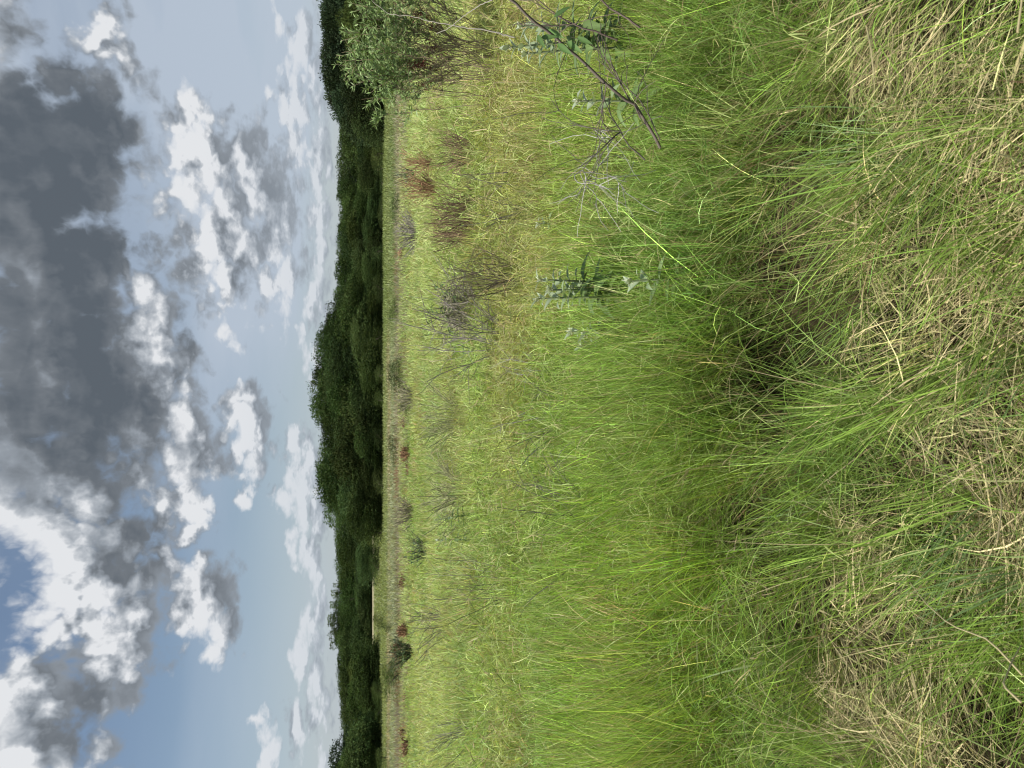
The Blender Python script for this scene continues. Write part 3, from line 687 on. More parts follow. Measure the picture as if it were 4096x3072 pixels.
for i, (nm, kind, H, Wd) in enumerate([('a', 'round', 9, 9.5), ('b', 'round', 9, 8), ('c', 'spiky', 9, 7.5), ('d', 'spiky', 9, 6.5), ('e', 'droop', 9, 9.5), ('f', 'loose', 9, 6), ('g', 'round', 9, 10.5), ('h', 'bush', 3, 3.4)]):
    cm, ti = crown_mesh('crown', 100 + i, H, Wd, kind)
    cm.materials.append(M_TREE); zz = np.zeros(len(cm.vertices) * 3); cm.vertices.foreach_get('co', zz); HT = float(np.percentile(zz[2::3], 99.6))
    tm = trunk_mesh('trunk', 200 + i, H, Wd, ti); tm.materials.append(M_BARK)
    PROTO[nm] = (cm, tm, HT, Wd)

def tree(kind, ypix, D, top, label, group=None, wid=None, name='broadleaf_tree', sink=0.0, cat='tree'):
    """a tree D metres ahead under photo row ypix; its top reaches photo column top"""
    cm, tm, H, Wd = PROTO[kind]
    d = ray(1500, ypix); x = d[0] / d[1] * D; z0 = float(ground_z(x, D)) - sink
    zt = at(top + (16 if D < 130 and ypix < 2100 else 4), ypix, D)[2]; h = max(.6, zt - z0)
    w_ = (wid or Wd * h / H)
    t = empty(name, (x, D, z0), rng.uniform(0, 6.28)); tag(t, label, cat, group)
    t.scale = (w_ / Wd, w_ / Wd, h / H)
    c = link('crown', cm, None, t); k = link('trunk', tm, None, t)
    return t

GR = 'trees of the tall central grove'; GB = 'trees of the low wood behind the field'; GL = 'trees of the woodland beyond the road'
def build_trees():
    r = random.Random(5)
    # central tall grove
    prof_t = [(1255, 1318), (1300, 1290), (1340, 1268), (1390, 1258), (1440, 1252), (1490, 1242), (1550, 1236), (1605, 1236), (1650, 1258), (1700, 1274), (1760, 1278),
              (1820, 1270), (1870, 1266), (1915, 1258), (1965, 1258), (2005, 1282)]
    for i, (y, tp) in enumerate(prof_t):
        tree('gbga'[i % 4], y, 106 + r.uniform(-3, 6), tp - 4, 'tall dark broadleaf tree forming the skyline of the central grove', GR, wid=r.uniform(7, 9.5))
    for i, (y, tp) in enumerate([(1290, 1345), (1345, 1318), (1400, 1310), (1470, 1290), (1535, 1288), (1590, 1300), (1640, 1330), (1720, 1325), (1790, 1320), (1850, 1345), (1905, 1350), (1960, 1338), (2015, 1365)]):
        tree('aebgabe'[i % 7], y, 96 + r.uniform(-2, 3), tp, 'lighter green leafy tree standing in front of the central grove', 'front trees of the central grove', wid=r.uniform(7, 9.5))
    for i, y in enumerate(range(1260, 2080, 62)):
        tree('ab'[i % 2], y + r.uniform(-15, 15), 91.5 + r.uniform(-1, 1), 1430 + r.uniform(-60, 45), 'low dark thicket tree at the foot of the central grove', 'thicket trees at the foot of the grove', wid=r.uniform(4.5, 8.5))
    tree('b', 2060, 91, 1372, 'rounded bushy tree ending the central grove beside the open grass', wid=6.5)
    tree('h', 2125, 90, 1440, 'yellow green bush leaning out from the end of the grove', wid=3.6, name='bush', cat='bush')
    # low wood towards the top edge of the photo
    top_b = [(500, 1352), (560, 1350), (620, 1345), (680, 1338), (740, 1340), (800, 1346), (860, 1348), (920, 1344), (980, 1340), (1040, 1340), (1100, 1334), (1160, 1332), (1215, 1330)]
    for i, (y, tp) in enumerate(top_b):
        tree('abg'[i % 3], y + r.uniform(-8, 8), 122 + r.uniform(-4, 8), tp - 5, 'dark tree on the even skyline of the low wood', GB, wid=r.uniform(7.5, 10))
    for i, y in enumerate(range(480, 1260, 58)):
        tree('aebgba'[i % 6], y + r.uniform(-12, 12), 98 + r.uniform(-2, 6), 1400 + r.uniform(-42, 42), 'rounded green tree along the front of the low wood', 'front trees of the low wood', wid=r.uniform(6, 9))
    for i, y in enumerate(range(480, 1260, 55)):
        tree('ba'[i % 2], y + r.uniform(-10, 10), 94 + r.uniform(-1, 1), 1450 + r.uniform(-40, 35), 'dark undergrowth tree at the foot of the low wood', 'undergrowth of the low wood', wid=r.uniform(4.5, 6))
    # dark spiky evergreens behind the big shrub
    for i, (y, tp) in enumerate([(-60, 1268), (-15, 1272), (30, 1276), (75, 1278), (120, 1280), (165, 1284), (215, 1282), (262, 1280), (305, 1282), (345, 1290), (385, 1304), (420, 1322), (450, 1340), (480, 1352)]):
        tree('cd'[i % 2], y, 84 + r.uniform(-2, 3), tp - 6, 'blackish spiky evergreen in the tall stand behind the big leafy shrub', 'spiky evergreens behind the big shrub', wid=r.uniform(4.8, 6.4), name='evergreen_tree')
    for i, y in enumerate(range(-80, 500, 55)):
        tree('cdab'[i % 4], y, 79 + r.uniform(-1, 2), 1365 + r.uniform(-20, 30), 'dark lower evergreen at the foot of the spiky stand', 'lower trees of the spiky stand', wid=r.uniform(5, 7), name='evergreen_tree')
    t = tree('e', 95, 76, 1345, 'small bright green tree showing above the big leafy shrub', wid=5.0); 
    # woodland beyond the road, towards the bottom edge of the photo
    pl = [(2085, 1338), (2130, 1344), (2180, 1346), (2230, 1344), (2280, 1352), (2330, 1356), (2380, 1354), (2430, 1356), (2480, 1348), (2530, 1345), (2580, 1350), (2630, 1352), (2680, 1352),
          (2730, 1356), (2780, 1362), (2830, 1364), (2880, 1366), (2930, 1372), (2980, 1376), (3030, 1372), (3080, 1365), (3130, 1360)]
    for i, (y, tp) in enumerate(pl):
        tree('gab'[i % 3], y + r.uniform(-8, 8), 205 + r.uniform(-4, 10), tp - 4, 'dark tree on the level skyline of the far woodland', GL, wid=r.uniform(12, 17))
    for i, y in enumerate(range(2080, 2800, 48)):
        tree('eabeg'[i % 5], y + r.uniform(-10, 10), 194 + r.uniform(-2, 3), 1408 + r.uniform(-25, 28), 'green tree along the front edge of the far woodland', 'front trees of the far woodland', wid=r.uniform(10, 14))
    tree('a', 2245, 118, 1420, 'bushy green tree standing alone in front of the far woodland by the open grass', wid=7.5)
    tree('h', 2260, 112, 1470, 'low dark bush under the lone bushy green tree', wid=5.0, name='bush', cat='bush')
    for y, tp, w_, lb in [(2385, 1322, 5.5, 'smallest open crowned tree poking above the far skyline'), (2350, 1330, 3.8, 'tiny loose tuft of a tree above the far skyline'),
                      (2428, 1318, 6.5, 'thin see-through tree standing above the far woodland'), (2490, 1304, 10, 'widest of the open trees rising above the far woodland'), (2535, 1318, 7, 'open tree at the shoulder of the rise in the far skyline')]:
        tree('f', y, 212, tp, lb, wid=w_)
    # nearer wood at the bottom edge
    tree('e', 2690, 112, 1405, 'weeping willow-like tree with hanging streaks of leaves', wid=10)
    tree('e', 2740, 108, 1440, 'darker drooping tree beside the weeping one', wid=8)
    for i, y in enumerate(range(2790, 3140, 44)):
        tree('abg'[i % 3], y, 124 + r.uniform(-3, 3), 1392 + r.uniform(-14, 14) - (12 if y > 2950 else 0), 'dark green tree in the near wood past the weeping tree', 'trees of the near wood', wid=r.uniform(7.5, 9.5))
    for i, y in enumerate(range(2780, 3140, 46)):
        tree('eba'[i % 3], y, 112 + r.uniform(-2, 2), 1440 + r.uniform(-18, 18), 'low leafy tree at the foot of the near wood', 'foot trees of the near wood', wid=r.uniform(6.5, 8.5))
    tree('e', 2935, 110, 1385, 'tall bright green tree with hanging leaves in the near wood', wid=8)
    tree('c', 3045, 100, 1318, 'big spiky topped tree rising at the bottom edge of the photo', wid=9, name='evergreen_tree')
    tree('e', 3020, 96, 1372, 'bright olive drooping tree in front of the spiky topped one', wid=9)
    tree('a', 3085, 95, 1345, 'dark rounded tree cut by the bottom edge of the photo', wid=8)
    # ragged scrub along the foot of the woods
    for i in range(34):
        y = r.choice([r.uniform(450, 2080), r.uniform(450, 2080), r.uniform(2760, 3100)])
        tree('h', y, (88 if y < 2100 else 97) + r.uniform(-4, 3), 1483 + r.uniform(-18, 22), 'small scrubby bush where the rough grass meets the foot of the wood', 'scrub bushes along the foot of the wood', wid=r.uniform(1.8, 4.2), name='bush', cat='bush')
    # small bushes out on the rough grass
    for y, base, tp, w_, lb in [(2480, 1525, 1495, 1.6, 'small round green bush standing alone on the far olive grass'), (2510, 1550, 1532, .9, 'tiny dark bush in the pale belt of rough grass'),
                            (2720, 1580, 1538, 2.3, 'dense dark green bush in the rough grass short of the weeping tree'), (2700, 1560, 1530, 1.6, 'lighter bush just behind the dense dark one'),
                            (1515, 1590, 1540, 2.0, 'dark green bush on the rough grass below the tallest trees'), (1465, 1585, 1555, .9, 'little olive bush beside the dark one below the tallest trees'),
                            (1625, 1612, 1590, .9, 'low rounded tuft of a bush past the dark bush, at the meadow edge'), (830, 1580, 1558, 2.0, 'low green bush where the meadow meets the grey belt'),
                            (1240, 1580, 1545, 1.4, 'mid green bush just left of the leafy weed against the low wood'), (3035, 1535, 1508, 2.4, 'low green bush nearest the bottom edge of the photo below the wood'),
                            (1790, 1570, 1545, 2.0, 'green scrub bush close to the first rusty weed of the belt')]:
        dz = (base - 1483) / F; D = min(80, 1.15 / dz)
        tree('h', y, D, tp - 12, lb, wid=w_, name='bush', cat='bush')
build_trees()

# ---------------------------------------------------------------- shrubs and weeds
def wander(p0, d0, L, n, rg, wob=.15, grav=0.0):
    p = [np.asarray(p0, float)]; d = np.asarray(d0, float); d = d / np.linalg.norm(d)
    for i in range(n):
        d = d + rg.normal(0, wob, 3) + np.array((0, 0, grav)); d /= np.linalg.norm(d); p.append(p[-1] + d * L / n)
    return np.array(p), d
def thing(name, loc, label, cat, group=None): return tag(empty(name, loc), label, cat, group)

def twiggy(loc, H, spread, nst, col, seed, label, name='dead_shrub', lean=(0, 0), r0=.004, sub=5, curl=.0, col2=None, group=None, cat='shrub', rmin=.33):
    spread = spread * .72; nst = int(nst * 1.3)
    """a leafless many-stemmed shrub"""
    if H > 50: H = (at(H, 1500, loc[1])[2] - loc[2]) * 1.05
    rg = np.random.default_rng(seed); t = thing(name, loc, label, cat, group); D = loc[1]; rm = rmin * D / 740 
    b = Buf(); tw = Buf()
    for i in range(nst):
        a = rg.uniform(0, 2 * math.pi); s_ = spread * math.sqrt(rg.random())
        d = (math.cos(a) * s_ + lean[0], math.sin(a) * s_ + lean[1], 1)
        p, de = wander((math.cos(a) * .04, math.sin(a) * .04, -.05), d, H * rg.uniform(.7, 1.1), 7, rg, .10, -curl)
        c = np.asarray(col) * rg.uniform(.7, 1.3)
        b.tube(p, np.linspace(max(rm, r0 * .8), rm * .8, len(p)), c, 4)
        for k in range(sub):
            j = rg.integers(2, 7); dd = (p[j] - p[j - 1]); dd = dd / np.linalg.norm(dd) + rg.normal(0, .45, 3); dd[2] = abs(dd[2]) * .8
            q, _ = wander(p[j], dd, H * rg.uniform(.15, .42), 4, rg, .18, -curl * .6)
            tw.tube(q, np.linspace(rm * .85, rm * .45, len(q)), c * rg.uniform(.8, 1.25) if col2 is None else np.asarray(col2) * rg.uniform(.7, 1.3), 3)
    link('stem', b.mesh('stem'), M_TWIG, t); link('twigs', tw.mesh('twigs'), M_TWIG, t)
    return t

def gpos(x, y, D, h=None):
    """ground position below photo pixel row y at D metres (x kept for reading)"""
    d = ray(x, y); X = d[0] / d[1] * D; return (X, D, float(ground_z(X, D)))

def big_shrub():
    rg = np.random.default_rng(77); D = 7.6
    base = gpos(1900, 270, D); t = thing('leafy_shrub', base, 'large grey green leafy shrub with dark seed heads at the photo\'s top edge', 'shrub')
    st = Buf(); lf = Buf(); sd_ = Buf()
    stems = []
    # tips of the main sprays, read as photo x, y
    tips = [(1400, -60), (1420, 20), (1440, 60), (1395, 130), (1405, 150), (1370, 205), (1375, 240), (1380, 265), (1400, 300), (1440, 330), (1470, 345), (1430, 170), (1460, 100), (1500, 210), (1520, 280),
            (1520, 330), (1550, 370), (1450, 400), (1480, 415), (1482, 478), (1500, 40), (1560, 60), (1600, 10), (1560, 140), (1620, 340), (1600, 250), (1640, 200), (1430, -120), (1480, -160), (1420, -220), (1560, -110), (1620, -40), (1600, 380), (1650, 120), (1500, -280), (1440, 250), (1470, 230), (1490, 300)]
    for i, (tx, ty) in enumerate(tips):
        e = at(tx, ty, D + rg.uniform(-.45, .45)) - np.array(base)
        s0 = np.array((rg.uniform(-.28, .35), rg.uniform(-.2, .2), 0))
        mid = s0 * .5 + e * .5 + np.array((0, 0, .10)) + rg.normal(0, .05, 3)
        n = 14; tt = np.linspace(0, 1, n)[:, None]
        p = (1 - tt) ** 2 * s0 + 2 * tt * (1 - tt) * mid + tt ** 2 * e + rg.normal(0, .008, (n, 3))
        c = np.array((.15, .12, .075)) * rg.uniform(.7, 1.6)
        st.tube(p, np.linspace(.0042, .0024, n), c * 1.3, 5)
        L = np.linalg.norm(e)
        thin = ty > 390
        for k in range(26 if not thin else 18):
            u = rg.uniform(.42, 1.0) if not thin else rg.uniform(.5, 1.0); j = int(u * (n - 1)); o = p[j]
            dd = (p[min(j + 1, n - 1)] - p[j - 1]); dd /= np.linalg.norm(dd); dd = dd + rg.normal(0, .55, 3); dd[2] = abs(dd[2]) * .8 + .25
            q, _ = wander(o, dd, rg.uniform(.12, .36) * (.6 if thin else 1) * (1.25 - .6 * u), 4, rg, .15)
            st.tube(q, [.0032, .003, .0026, .0022, .002], c * 1.2 + .02, 3)
            m = 17; w_ = rg.uniform(0, 4, m); i0 = np.minimum(w_.astype(int), 3); fr = (w_ - i0)[:, None]
            P_ = q[i0] * (1 - fr) + q[i0 + 1] * fr
            dv = (q[-1] - q[0]); dv /= np.linalg.norm(dv)
            D_ = dv + rg.normal(0, .75, (m, 3)); 
            if P_[0][2] < .92 + .40 * rg.random(): continue
            cc = np.array((.22, .315, .125)) * rg.uniform(.65, 1.45, (m, 1)) * np.array((1, 1, 1)) 
            lf.slivers(P_, D_, rg.uniform(.045, .080, m), rg.uniform(.010, .017, m), cc, rg)
    # old seed heads, clustered low on the inside
    for (cx, cy, ln, k) in [(1700, 255, 90, 16), (1680, 262, 40, 10), (1655, 60, 95, 14), (1690, 85, 60, 10), (1720, 190, 70, 9), (1700, 360, 40, 6), (1625, 20, 50, 8), (1590, 245, 60, 6), (1745, 120, 40, 5)]:
        for j in range(int(k * .65)):
            o = at(cx + rg.normal(0, ln * .35), cy + rg.normal(0, 14), D + rg.uniform(-.3, .2)) - np.array(base)
            m = 26; P_ = o + rg.normal(0, 1, (m, 3)) * np.array((.018, .018, .030))
            sd_.slivers(P_, rg.normal(size=(m, 3)), .020, .012, np.array((.12, .045, .03)) * rg.uniform(.6, 1.5, (m, 1)), rg)
    # bare lower canes
    for i in range(16):
        s0 = np.array((rg.uniform(-.35, .4), rg.uniform(-.2, .2), 0)); d = np.array((s0[0] * .9 + rg.normal(0, .14), rg.normal(0, .15), 1))
        q, _ = wander(s0, d, rg.uniform(.6, 1.15), 6, rg, .05); st.tube(q, np.linspace(.0035, .0018, 7), np.array((.17, .14, .09)) * rg.uniform(.7, 1.8), 4)
    link('stem', st.mesh('stem'), M_TWIG, t); link('foliage', lf.mesh('foliage', False), M_LEAF, t); link('seed_heads', sd_.mesh('seed_heads', False), M_TWIG, t)
    return t
big_shrub()

def leafy_weed(x, y, D, H, label, seed, nst=14, spread=.5, leafc=(.09, .16, .05), leafL=.09, name='leafy_weed', greytw=0, frm=.35):
    rg = np.random.default_rng(seed); base = gpos(x, y, D); t = thing(name, base, label, 'weed')
    st = Buf(); lf = Buf()
    for i in range(nst):
        a = rg.uniform(0, 2 * math.pi); s_ = spread * math.sqrt(rg.random())
        p, _ = wander((0, 0, 0), (math.cos(a) * s_, math.sin(a) * s_, 1), H * rg.uniform(.7, 1.08), 8, rg, .10)
        st.tube(p, np.linspace(.005, .0025, 9) * max(1, D / 8), (.13, .13, .08), 4)
        for k in range(18):
            j = int(rg.uniform(frm, 1) * 8); d = (math.cos(k * 2.4 + a), math.sin(k * 2.4 + a), rg.uniform(-.3, .7))
            L = leafL * rg.uniform(.6, 1.2); lf.leaf(p[j], d, (0, 0, 1), L, L * .24, np.asarray(leafc) * rg.uniform(.7, 1.4), curl=rg.uniform(.1, .5))
    link('stem', st.mesh('stem'), M_TWIG, t); link('foliage', lf.mesh('foliage'), M_LEAF, t)
    if greytw:
        g = Buf()
        for i in range(greytw):
            o = np.array((rg.normal(0, .16), rg.normal(0, .16), H * rg.uniform(.25, .62)))
            q, _ = wander(o, rg.normal(size=3), rg.uniform(.10, .25), 4, rg, .4); g.tube(q, max(.0016, .33 * D / 740), np.array((.26, .24, .18)) * rg.uniform(.8, 1.4), 3)
        link('dead_twigs', g.mesh('dead_twigs'), M_TWIG, t)
    return t

BR = (.215, .155, .095); GY = (.30, .285, .255); DK = (.10, .08, .06); RU = (.31, .19, .11)
twiggy(gpos(1870, 600, 9.4), 1722, .45, 30, BR, 301, 'dark brown twiggy dead shrub nearest to the big leafy shrub', sub=4)
twiggy(gpos(1870, 915, 9.0), 1712, .42, 28, BR, 302, 'broadest brown dead shrub in the meadow with dense upright twigs', sub=5, col2=(.20, .13, .09))
twiggy(gpos(1860, 830, 9.2), 1720, .45, 30, (.15, .10, .07), 303, 'smaller brown twig clump joined to the broad dead shrub', sub=4)
twiggy(gpos(2000, 1098, 6.4), 1800, .34, 11, DK, 304, 'bare black fan of thin branches rising from one stem', sub=5)
twiggy(gpos(1990, 1155, 6.8), 1790, .30, 9, DK, 305, 'sparse dark stems close beside the black fan of branches', sub=4)
twiggy(gpos(1990, 700, 6.3), 1800, .10, 2, DK, 306, 'single tall dark stem curving up from the yellow grass', name='dry_cane', sub=1, cat='stem')
twiggy(gpos(2000, 800, 6.0), 1850, .5, 6, (.13, .12, .10), 307, 'sparse grey bare weed between the brown dead shrubs and the camera', sub=4)
twiggy(gpos(1700, 655, 15.5), 1606, .14, 18, RU, 308, 'smaller rusty red dead weed clump next to the grey brush', name='rusty_weed', sub=3, cat='weed')
twiggy(gpos(1710, 775, 14.5), 1618, .12, 34, RU, 309, 'brightest rust orange dead weed clump leaning in the meadow', name='rusty_weed', sub=4, lean=(.26, 0), cat='weed')
for i, (y, x, D, H, w, lb) in enumerate([(1815, 1592, 27, .75, .5, 'rusty weed clump just below the highest dark skyline trees'), (1690, 1585, 30, .5, .8, 'low rusty weed beyond the meadow, between green bushes'),
        (1870, 1580, 28, .45, .7, 'small dark red weed in the belt past the rusty clump'), (2330, 1585, 30, .6, .8, 'dull red weed patch in the pale belt before the far woodland'), (2525, 1582, 27, .75, .4, 'tall rusty weed alone in the grey belt'),
        (2600, 1568, 30, .9, .5, 'slanting rusty weed streak beside the round leafy bush'), (2800, 1580, 29, .5, .8, 'faded rusty weeds past the dense dark bush'), (2930, 1575, 30, .6, .6, 'rusty weed clump in front of the near wood'),
        (1010, 1572, 31, .5, .7, 'faint rust coloured weeds in the grey belt against the low wood'), (2990, 1590, 27, .6, .8, 'brownish red weed drift close to the bottom edge of the photo')]):
    twiggy(gpos(x, y, D), H * .85, w * .8, 40, np.array(RU) * (1.0 if i % 2 == 0 else .8), 320 + i, lb, name='rusty_weed', sub=3, cat='weed', rmin=.55)
twiggy(gpos(1860, 1380, 7.4), 1635, .55, 9, (.20, .18, .16), 340, 'pale barked bare shrub with arching branches in mid meadow', sub=8, curl=.02, lean=(.15, 0), r0=.006, rmin=.40)
twiggy(gpos(1790, 1680, 11.5), 1655, .8, 22, (.30, .31, .16), 341, 'dome of fine bare twigs in the bright meadow below the rusty weeds', sub=6, curl=.06)
twiggy(gpos(1800, 1980, 11.0), 1655, .95, 28, (.29, .29, .16), 342, 'wide rounded dome of curving bare twigs in the bright meadow', sub=6, curl=.09)
twiggy(gpos(1640, 2050, 24), 1575, .8, 30, (.28, .25, .17), 343, 'greyish brown twig thicket at the meadow edge under the end of the grove', sub=5)
twiggy(gpos(1640, 1590, 24), 1585, .9, 30, (.29, .27, .18), 344, 'grey twig mound at the meadow edge below the tallest trees', sub=5)
twiggy(gpos(1640, 930, 22), 1580, 1.3, 36, (.26, .235, .21), 345, 'pale grey twig thicket beyond the rust orange clump', sub=5)
twiggy(gpos(2210, 2110, 4.5), 1925, .75, 7, (.16, .15, .12), 346, 'looping bare twigs arching over the green grass', sub=7, curl=.10, r0=.004)
twiggy(gpos(2110, 1660, 5.0), 1985, 1.0, 9, (.18, .17, .14), 347, 'low tangle of curled grey twigs in the yellow green grass', sub=6, curl=.12)
twiggy(gpos(1960, 2330, 7.0), 1715, .7, 6, (.19, .19, .12), 348, 'thin forked bare weed standing out in the bright green meadow', sub=6, r0=.004)
twiggy(gpos(1800, 2920, 10), 1680, .8, 8, (.24, .23, .15), 349, 'small grey bare weed near the bottom edge of the photo', sub=5)
twiggy(gpos(1740, 2490, 13), 1620, .7, 10, (.24, .23, .15), 350, 'small bare twig bush in the meadow in front of the far woodland', sub=5)
twiggy(gpos(2050, 1500, 5.6), 2000, .9, 8, (.30, .29, .27), 351, 'small whitish bare twig in the yellow grass past the pale leaved plant', sub=4)
leafy_weed(1830, 1240, 8.8, .98, 'leafy weed with drooping green leaves over a ball of grey twigs', 360, nst=9, spread=.34, greytw=520, frm=.55)
leafy_weed(1790, 1420, 8.6, .62, 'small leafy sprig beside the pale barked bare shrub', 361, nst=4, spread=.5)
leafy_weed(1840, 2000, 10.5, .5, 'bright sprig of narrow leaves next to the wide dome of twigs', 362, nst=3, spread=.5)
leafy_weed(1660, 2210, 19, .8, 'dark leafed weed mound at the meadow edge by the lone tree', 363, nst=26, spread=.8, leafc=(.07, .12, .05), leafL=.14, frm=.1)
leafy_weed(1610, 2610, 24, 1.15, 'round leafy bush where the bright meadow ends', 364, nst=40, spread=.55, leafc=(.075, .125, .045), leafL=.17, frm=.05, name='leafy_bush')
leafy_weed(1640, 700, 21, .9, 'silvery leafed weed just behind the rusty clumps', 365, nst=16, spread=.5, leafc=(.22, .26, .19), leafL=.10, frm=.3)

def milkweed(spec, label, seed, name='broadleaf_plant'):
    """pale downy plant; spec = list of stems: (base photo x, y, top photo x, y, D)"""
    rg = np.random.default_rng(seed); x0, y0, x1, y1, D = spec[0]; base = gpos(x0, y0, D)
    t = thing(name, base, label, 'plant'); st = Buf(); lf = Buf(); bud = Buf()
    for (xb, yb, xt, yt, D_) in spec:
        e = at(xt, yt, D_) - np.array(base); g = np.array(gpos(xb, yb, D_)) - np.array(base)
        n = 12; tt = np.linspace(0, 1, n)[:, None]; mid = g * .5 + e * .5 + np.array((.01, -.03, .03))
        p = (1 - tt) ** 2 * g + 2 * tt * (1 - tt) * mid + tt ** 2 * e
        st.tube(p, np.linspace(.0065, .004, n), (.20, .24, .13), 6)
        L = np.linalg.norm(e - g); m = max(5, int(L / .058)); ph = rg.uniform(0, 3)
        for k in range(m):
            u = .42 + .58 * k / (m - 1); j = u * (n - 1); i0 = min(int(j), n - 2); o = p[i0] + (p[i0 + 1] - p[i0]) * (j - i0)
            for s_ in (0, math.pi):
                a = ph + k * 1.57 + s_ + rg.normal(0, .2); young = sst(u, .62, 1.0)
                up = .25 + 1.0 * float(young) + rg.normal(0, .15)
                d = (math.cos(a), math.sin(a), up)
                Lf = rg.uniform(.11, .165) * (1 - .52 * float(young)); c = np.array((.13, .20, .065)) * (1 - float(young)) + np.array((.34, .40, .28)) * float(young)
                lf.leaf(o, d, (0, 0, 1), Lf, Lf * rg.uniform(.32, .40), c * rg.uniform(.8, 1.2), curl=rg.uniform(.1, .55), fold=rg.uniform(.15, .5))
        e_ = p[-1]
        for k in range(9):
            d = np.array((rg.normal(0, .5), rg.normal(0, .5), 1)); lf.leaf(e_, d, (0.1, 0, 1), rg.uniform(.025, .045), .011, np.array((.48, .52, .38)), curl=.1)
        for k in range(14):
            o = e_ + rg.normal(0, .008, 3) + np.array((0, 0, .005)); d = rg.normal(size=3); d /= np.linalg.norm(d)
            bud.tube([o - d * .004, o, o + d * .004], [.0012, .0035, .001], (.50, .50, .36), 6)
    link('stem', st.mesh('stem'), M_LEAF, t); link('foliage', lf.mesh('foliage'), M_LEAF, t); link('bud_cluster', bud.mesh('bud_cluster'), M_LEAF, t)
    return t
milkweed([(2600, 1170, 2205, 1160, 3.55), (2600, 1150, 2165, 1120, 3.6), (2600, 1190, 2155, 1195, 3.5), (2600, 1180, 2300, 1150, 3.6)], 'pale leaved plant with the most and broadest leaves, standing in mid grass', 401)
milkweed([(2560, 1330, 2292, 1328, 3.7), (2560, 1345, 2345, 1340, 3.75)], 'shorter pale leaved plant with whitish tip beside the tallest pale one', 402)
milkweed([(2520, 1385, 2335, 1385, 3.9)], 'small two leaved pale sprig past the shorter pale plant', 403)
milkweed([(2680, 1115, 2525, 1125, 3.0)], 'little pale sprig low at the foot of the tallest pale plant', 404)
milkweed([(2450, 100, 2090, 105, 3.4), (2450, 130, 2040, 190, 3.5), (2420, 160, 2110, 215, 3.4)], 'pale green broad leaved plant behind the thick leaning branch', 405)
milkweed([(2600, 410, 2320, 405, 3.2)], 'pale fuzzy plant among the dark twigs of the leaning branch', 406)
milkweed([(2260, 890, 2160, 895, 4.9)], 'tiny pale sprig in the yellow patch of grass', 407)
milkweed([(1890, 2050, 1745, 2080, 9.5), (1900, 2160, 1755, 2160, 9.5)], 'pair of small bright sprigs past the dome of twigs', 408)

def branch_thing(label, lines, col, name='bare_branch', cat='branch', leaves=(), col2=None, twigs=0, seed=1):
    base = None; rg = np.random.default_rng(seed)
    P0 = at(*lines[0][0][0]); base = (P0[0], P0[1], float(ground_z(P0[0], P0[1]))); t = thing(name, base, label, cat); b = Buf(); tw = Buf(); lf = Buf(); nt_ = 0
    for (pts, r0, r1) in lines:
        K = np.array([at(*p) for p in pts]) - np.array(base); K[:, 2] = np.maximum(K[:, 2], -.02)
        s_ = np.r_[0, np.cumsum(np.linalg.norm(np.diff(K, axis=0), axis=1))]; n = max(10, int(s_[-1] / .05)); tt = np.linspace(0, s_[-1], n)
        p = np.stack([np.interp(tt, s_, K[:, k]) for k in range(3)], 1); p[1:-1] = p[1:-1] * .5 + (p[:-2] + p[2:]) * .25; p[1:-1] += rg.normal(0, r0 * .5, (n - 2, 3))
        b.tube(p, np.linspace(r0, r1, n), np.asarray(col) * rg.uniform(.85, 1.2), 7, c2=np.asarray(col if col2 is None else col2))
        for k in range(twigs):
            j = rg.integers(2, n - 1); d = p[j] - p[j - 1]; d = d / (np.linalg.norm(d) + 1e-9) + rg.normal(0, .6, 3); q, _ = wander(p[j], d, rg.uniform(.08, .3), 5, rg, .2)
            tw.tube(q, np.linspace(.0016, .0009, 6), np.asarray(col) * rg.uniform(.7, 1.5), 4); nt_ += 1
    for (x, y, D, dx, dy, L) in leaves:
        o = at(x, y, D) - np.array(base); e = at(x + dx, y + dy, D - .03) - np.array(base); lf.leaf(o, e - o, (0, -.6, .8), L, L * .30, np.array((.10, .19, .05)) * rg.uniform(.8, 1.2), curl=.15)
    link('limb', b.mesh('limb'), M_TWIG, t)
    if nt_: link('twigs', tw.mesh('twigs'), M_TWIG, t)
    if leaves: link('foliage', lf.mesh('foliage'), M_LEAF, t)
    return t
branch_thing('thick dark branch leaning across from the top edge of the photo', [
    ([(2640, 590, 2.75), (2560, 440, 2.65), (2500, 390, 2.6), (2425, 340, 2.55), (2350, 270, 2.5), (2300, 215, 2.45), (2210, 145, 2.4), (2160, 95, 2.35), (2100, 50, 2.3), (2035, -5, 2.25), (1960, -70, 2.2)], .0062, .0042),
    ([(2560, 470, 2.65), (2490, 345, 2.6), (2440, 240, 2.6)], .0032, .0020), ([(2425, 340, 2.55), (2415, 400, 2.6), (2400, 470, 2.65), (2450, 560, 2.7)], .0022, .0012),
    ([(2640, 560, 2.7), (2580, 420, 2.7), (2480, 320, 2.7), (2380, 230, 2.75)], .0026, .0012)],
    (.105, .085, .072), col2=(.15, .125, .11), twigs=7, seed=5,
    leaves=[(2150, 140, 2.4, 30, 60, .06), (2165, 150, 2.4, 50, -5, .06), (2230, 175, 2.42, 45, 35, .07), (2270, 165, 2.45, 60, 50, .07), (2190, 120, 2.42, 45, 22, .07), (2215, 70, 2.5, 60, -50, .07), (2310, 150, 2.5, 70, 30, .06)])
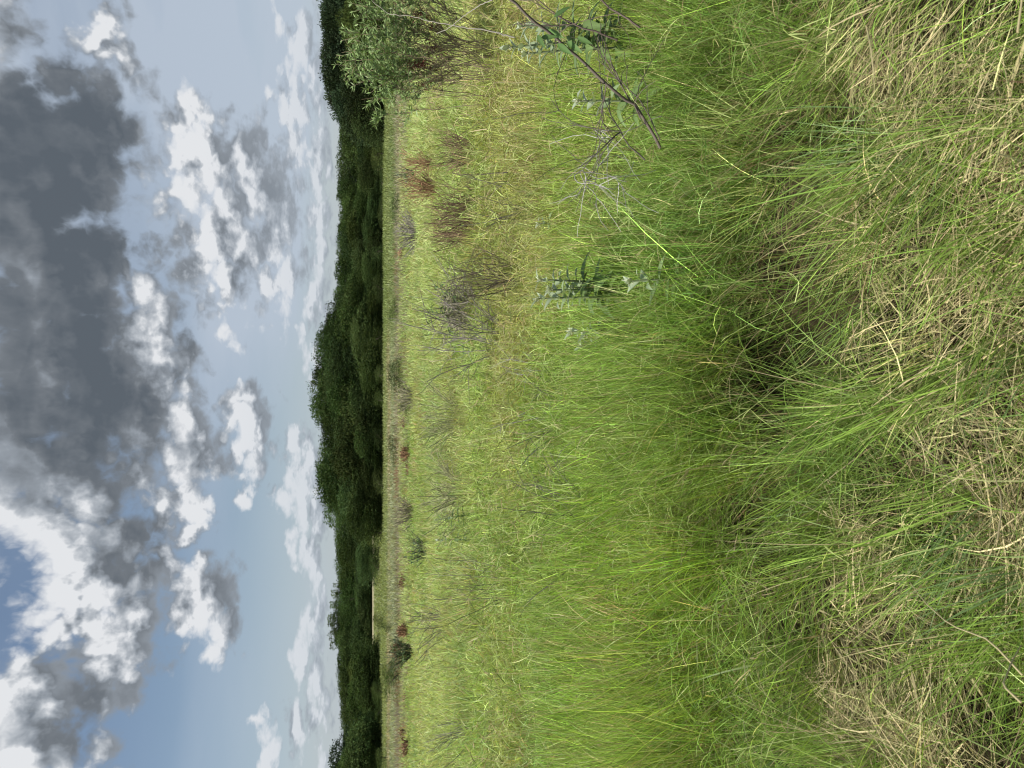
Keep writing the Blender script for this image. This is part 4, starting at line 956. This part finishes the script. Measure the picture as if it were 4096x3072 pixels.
branch_thing('forked dark twigs spreading below the thick leaning branch', [
    ([(2580, 640, 2.75), (2520, 590, 2.75), (2480, 525, 2.75), (2440, 450, 2.8), (2410, 380, 2.85)], .0034, .0014),
    ([(2480, 525, 2.75), (2400, 520, 2.75), (2300, 500, 2.8), (2240, 450, 2.85), (2200, 390, 2.9)], .0024, .0010),
    ([(2480, 530, 2.75), (2455, 545, 2.7), (2400, 600, 2.7), (2350, 650, 2.72), (2330, 680, 2.75)], .0030, .0018), ([(2455, 550, 2.72), (2420, 600, 2.75), (2390, 640, 2.8)], .0018, .001)],
    (.10, .09, .07), twigs=4, seed=6)
branch_thing('many-forked dark twig rising in front of the top edge of the photo', [
    ([(2470, 160, 3.0), (2380, 125, 3.0), (2290, 98, 3.0), (2240, 70, 3.05), (2180, 20, 3.1), (2120, -20, 3.1)], .0045, .0016),
    ([(2290, 98, 3.0), (2220, 60, 3.0), (2140, 10, 3.05)], .0022, .001), ([(2290, 98, 3.0), (2210, 105, 3.0), (2110, 100, 3.05), (2060, 95, 3.1)], .0022, .001), ([(2280, 98, 3.0), (2240, 130, 3.05), (2205, 145, 3.1)], .0018, .0009),
    ([(2560, 110, 2.8), (2500, 70, 2.8), (2440, 30, 2.85), (2390, -10, 2.9)], .0042, .0030)], (.105, .08, .068), twigs=3, seed=8)
twz = branch_thing('whitish curled dead roots tangled on the grass below the dark twigs', [
    ([(2330, 680, 2.8), (2290, 700, 2.8), (2310, 735, 2.78), (2370, 730, 2.75), (2420, 750, 2.75)], .0022, .0012), ([(2330, 680, 2.8), (2350, 710, 2.8), (2330, 760, 2.8), (2300, 790, 2.8)], .0020, .001),
    ([(2340, 690, 2.8), (2380, 690, 2.8), (2400, 650, 2.8), (2440, 640, 2.8)], .0020, .001), ([(2380, 520, 2.8), (2420, 530, 2.8), (2450, 560, 2.78), (2420, 580, 2.8)], .0020, .0012),
    ([(2380, 520, 2.8), (2410, 545, 2.8), (2440, 600, 2.8), (2430, 630, 2.8)], .0018, .001), ([(2360, 700, 2.8), (2400, 720, 2.8), (2450, 700, 2.8), (2500, 760, 2.8)], .0018, .0009), ([(2320, 690, 2.8), (2340, 740, 2.82), (2390, 780, 2.8), (2380, 830, 2.8)], .0018, .0009)],
    (.34, .33, .30), name='dead_roots', cat='roots', twigs=4, seed=9)
branch_thing('thin dark curved stem crossing the grass by the top edge of the photo', [([(2030, 690, 5.5), (1980, 692, 5.6), (1900, 700, 5.8), (1810, 695, 6.0)], .0042, .002)], (.07, .055, .045), name='dry_cane', cat='stem', seed=10)
branch_thing('long pale grey stem slanting down from the big shrub', [([(2060, 150, 6.0), (1950, 120, 6.4), (1850, 110, 6.6), (1720, 85, 6.9), (1640, 65, 7.0), (1560, 60, 7.1), (1490, 5, 7.2)], .006, .003), ([(1990, -10, 5.0), (1920, 20, 5.5), (1860, 60, 6.0), (1800, 110, 6.4), (1745, 135, 6.6)], .004, .003)], (.26, .24, .20), name='dry_cane', cat='stem', seed=11)
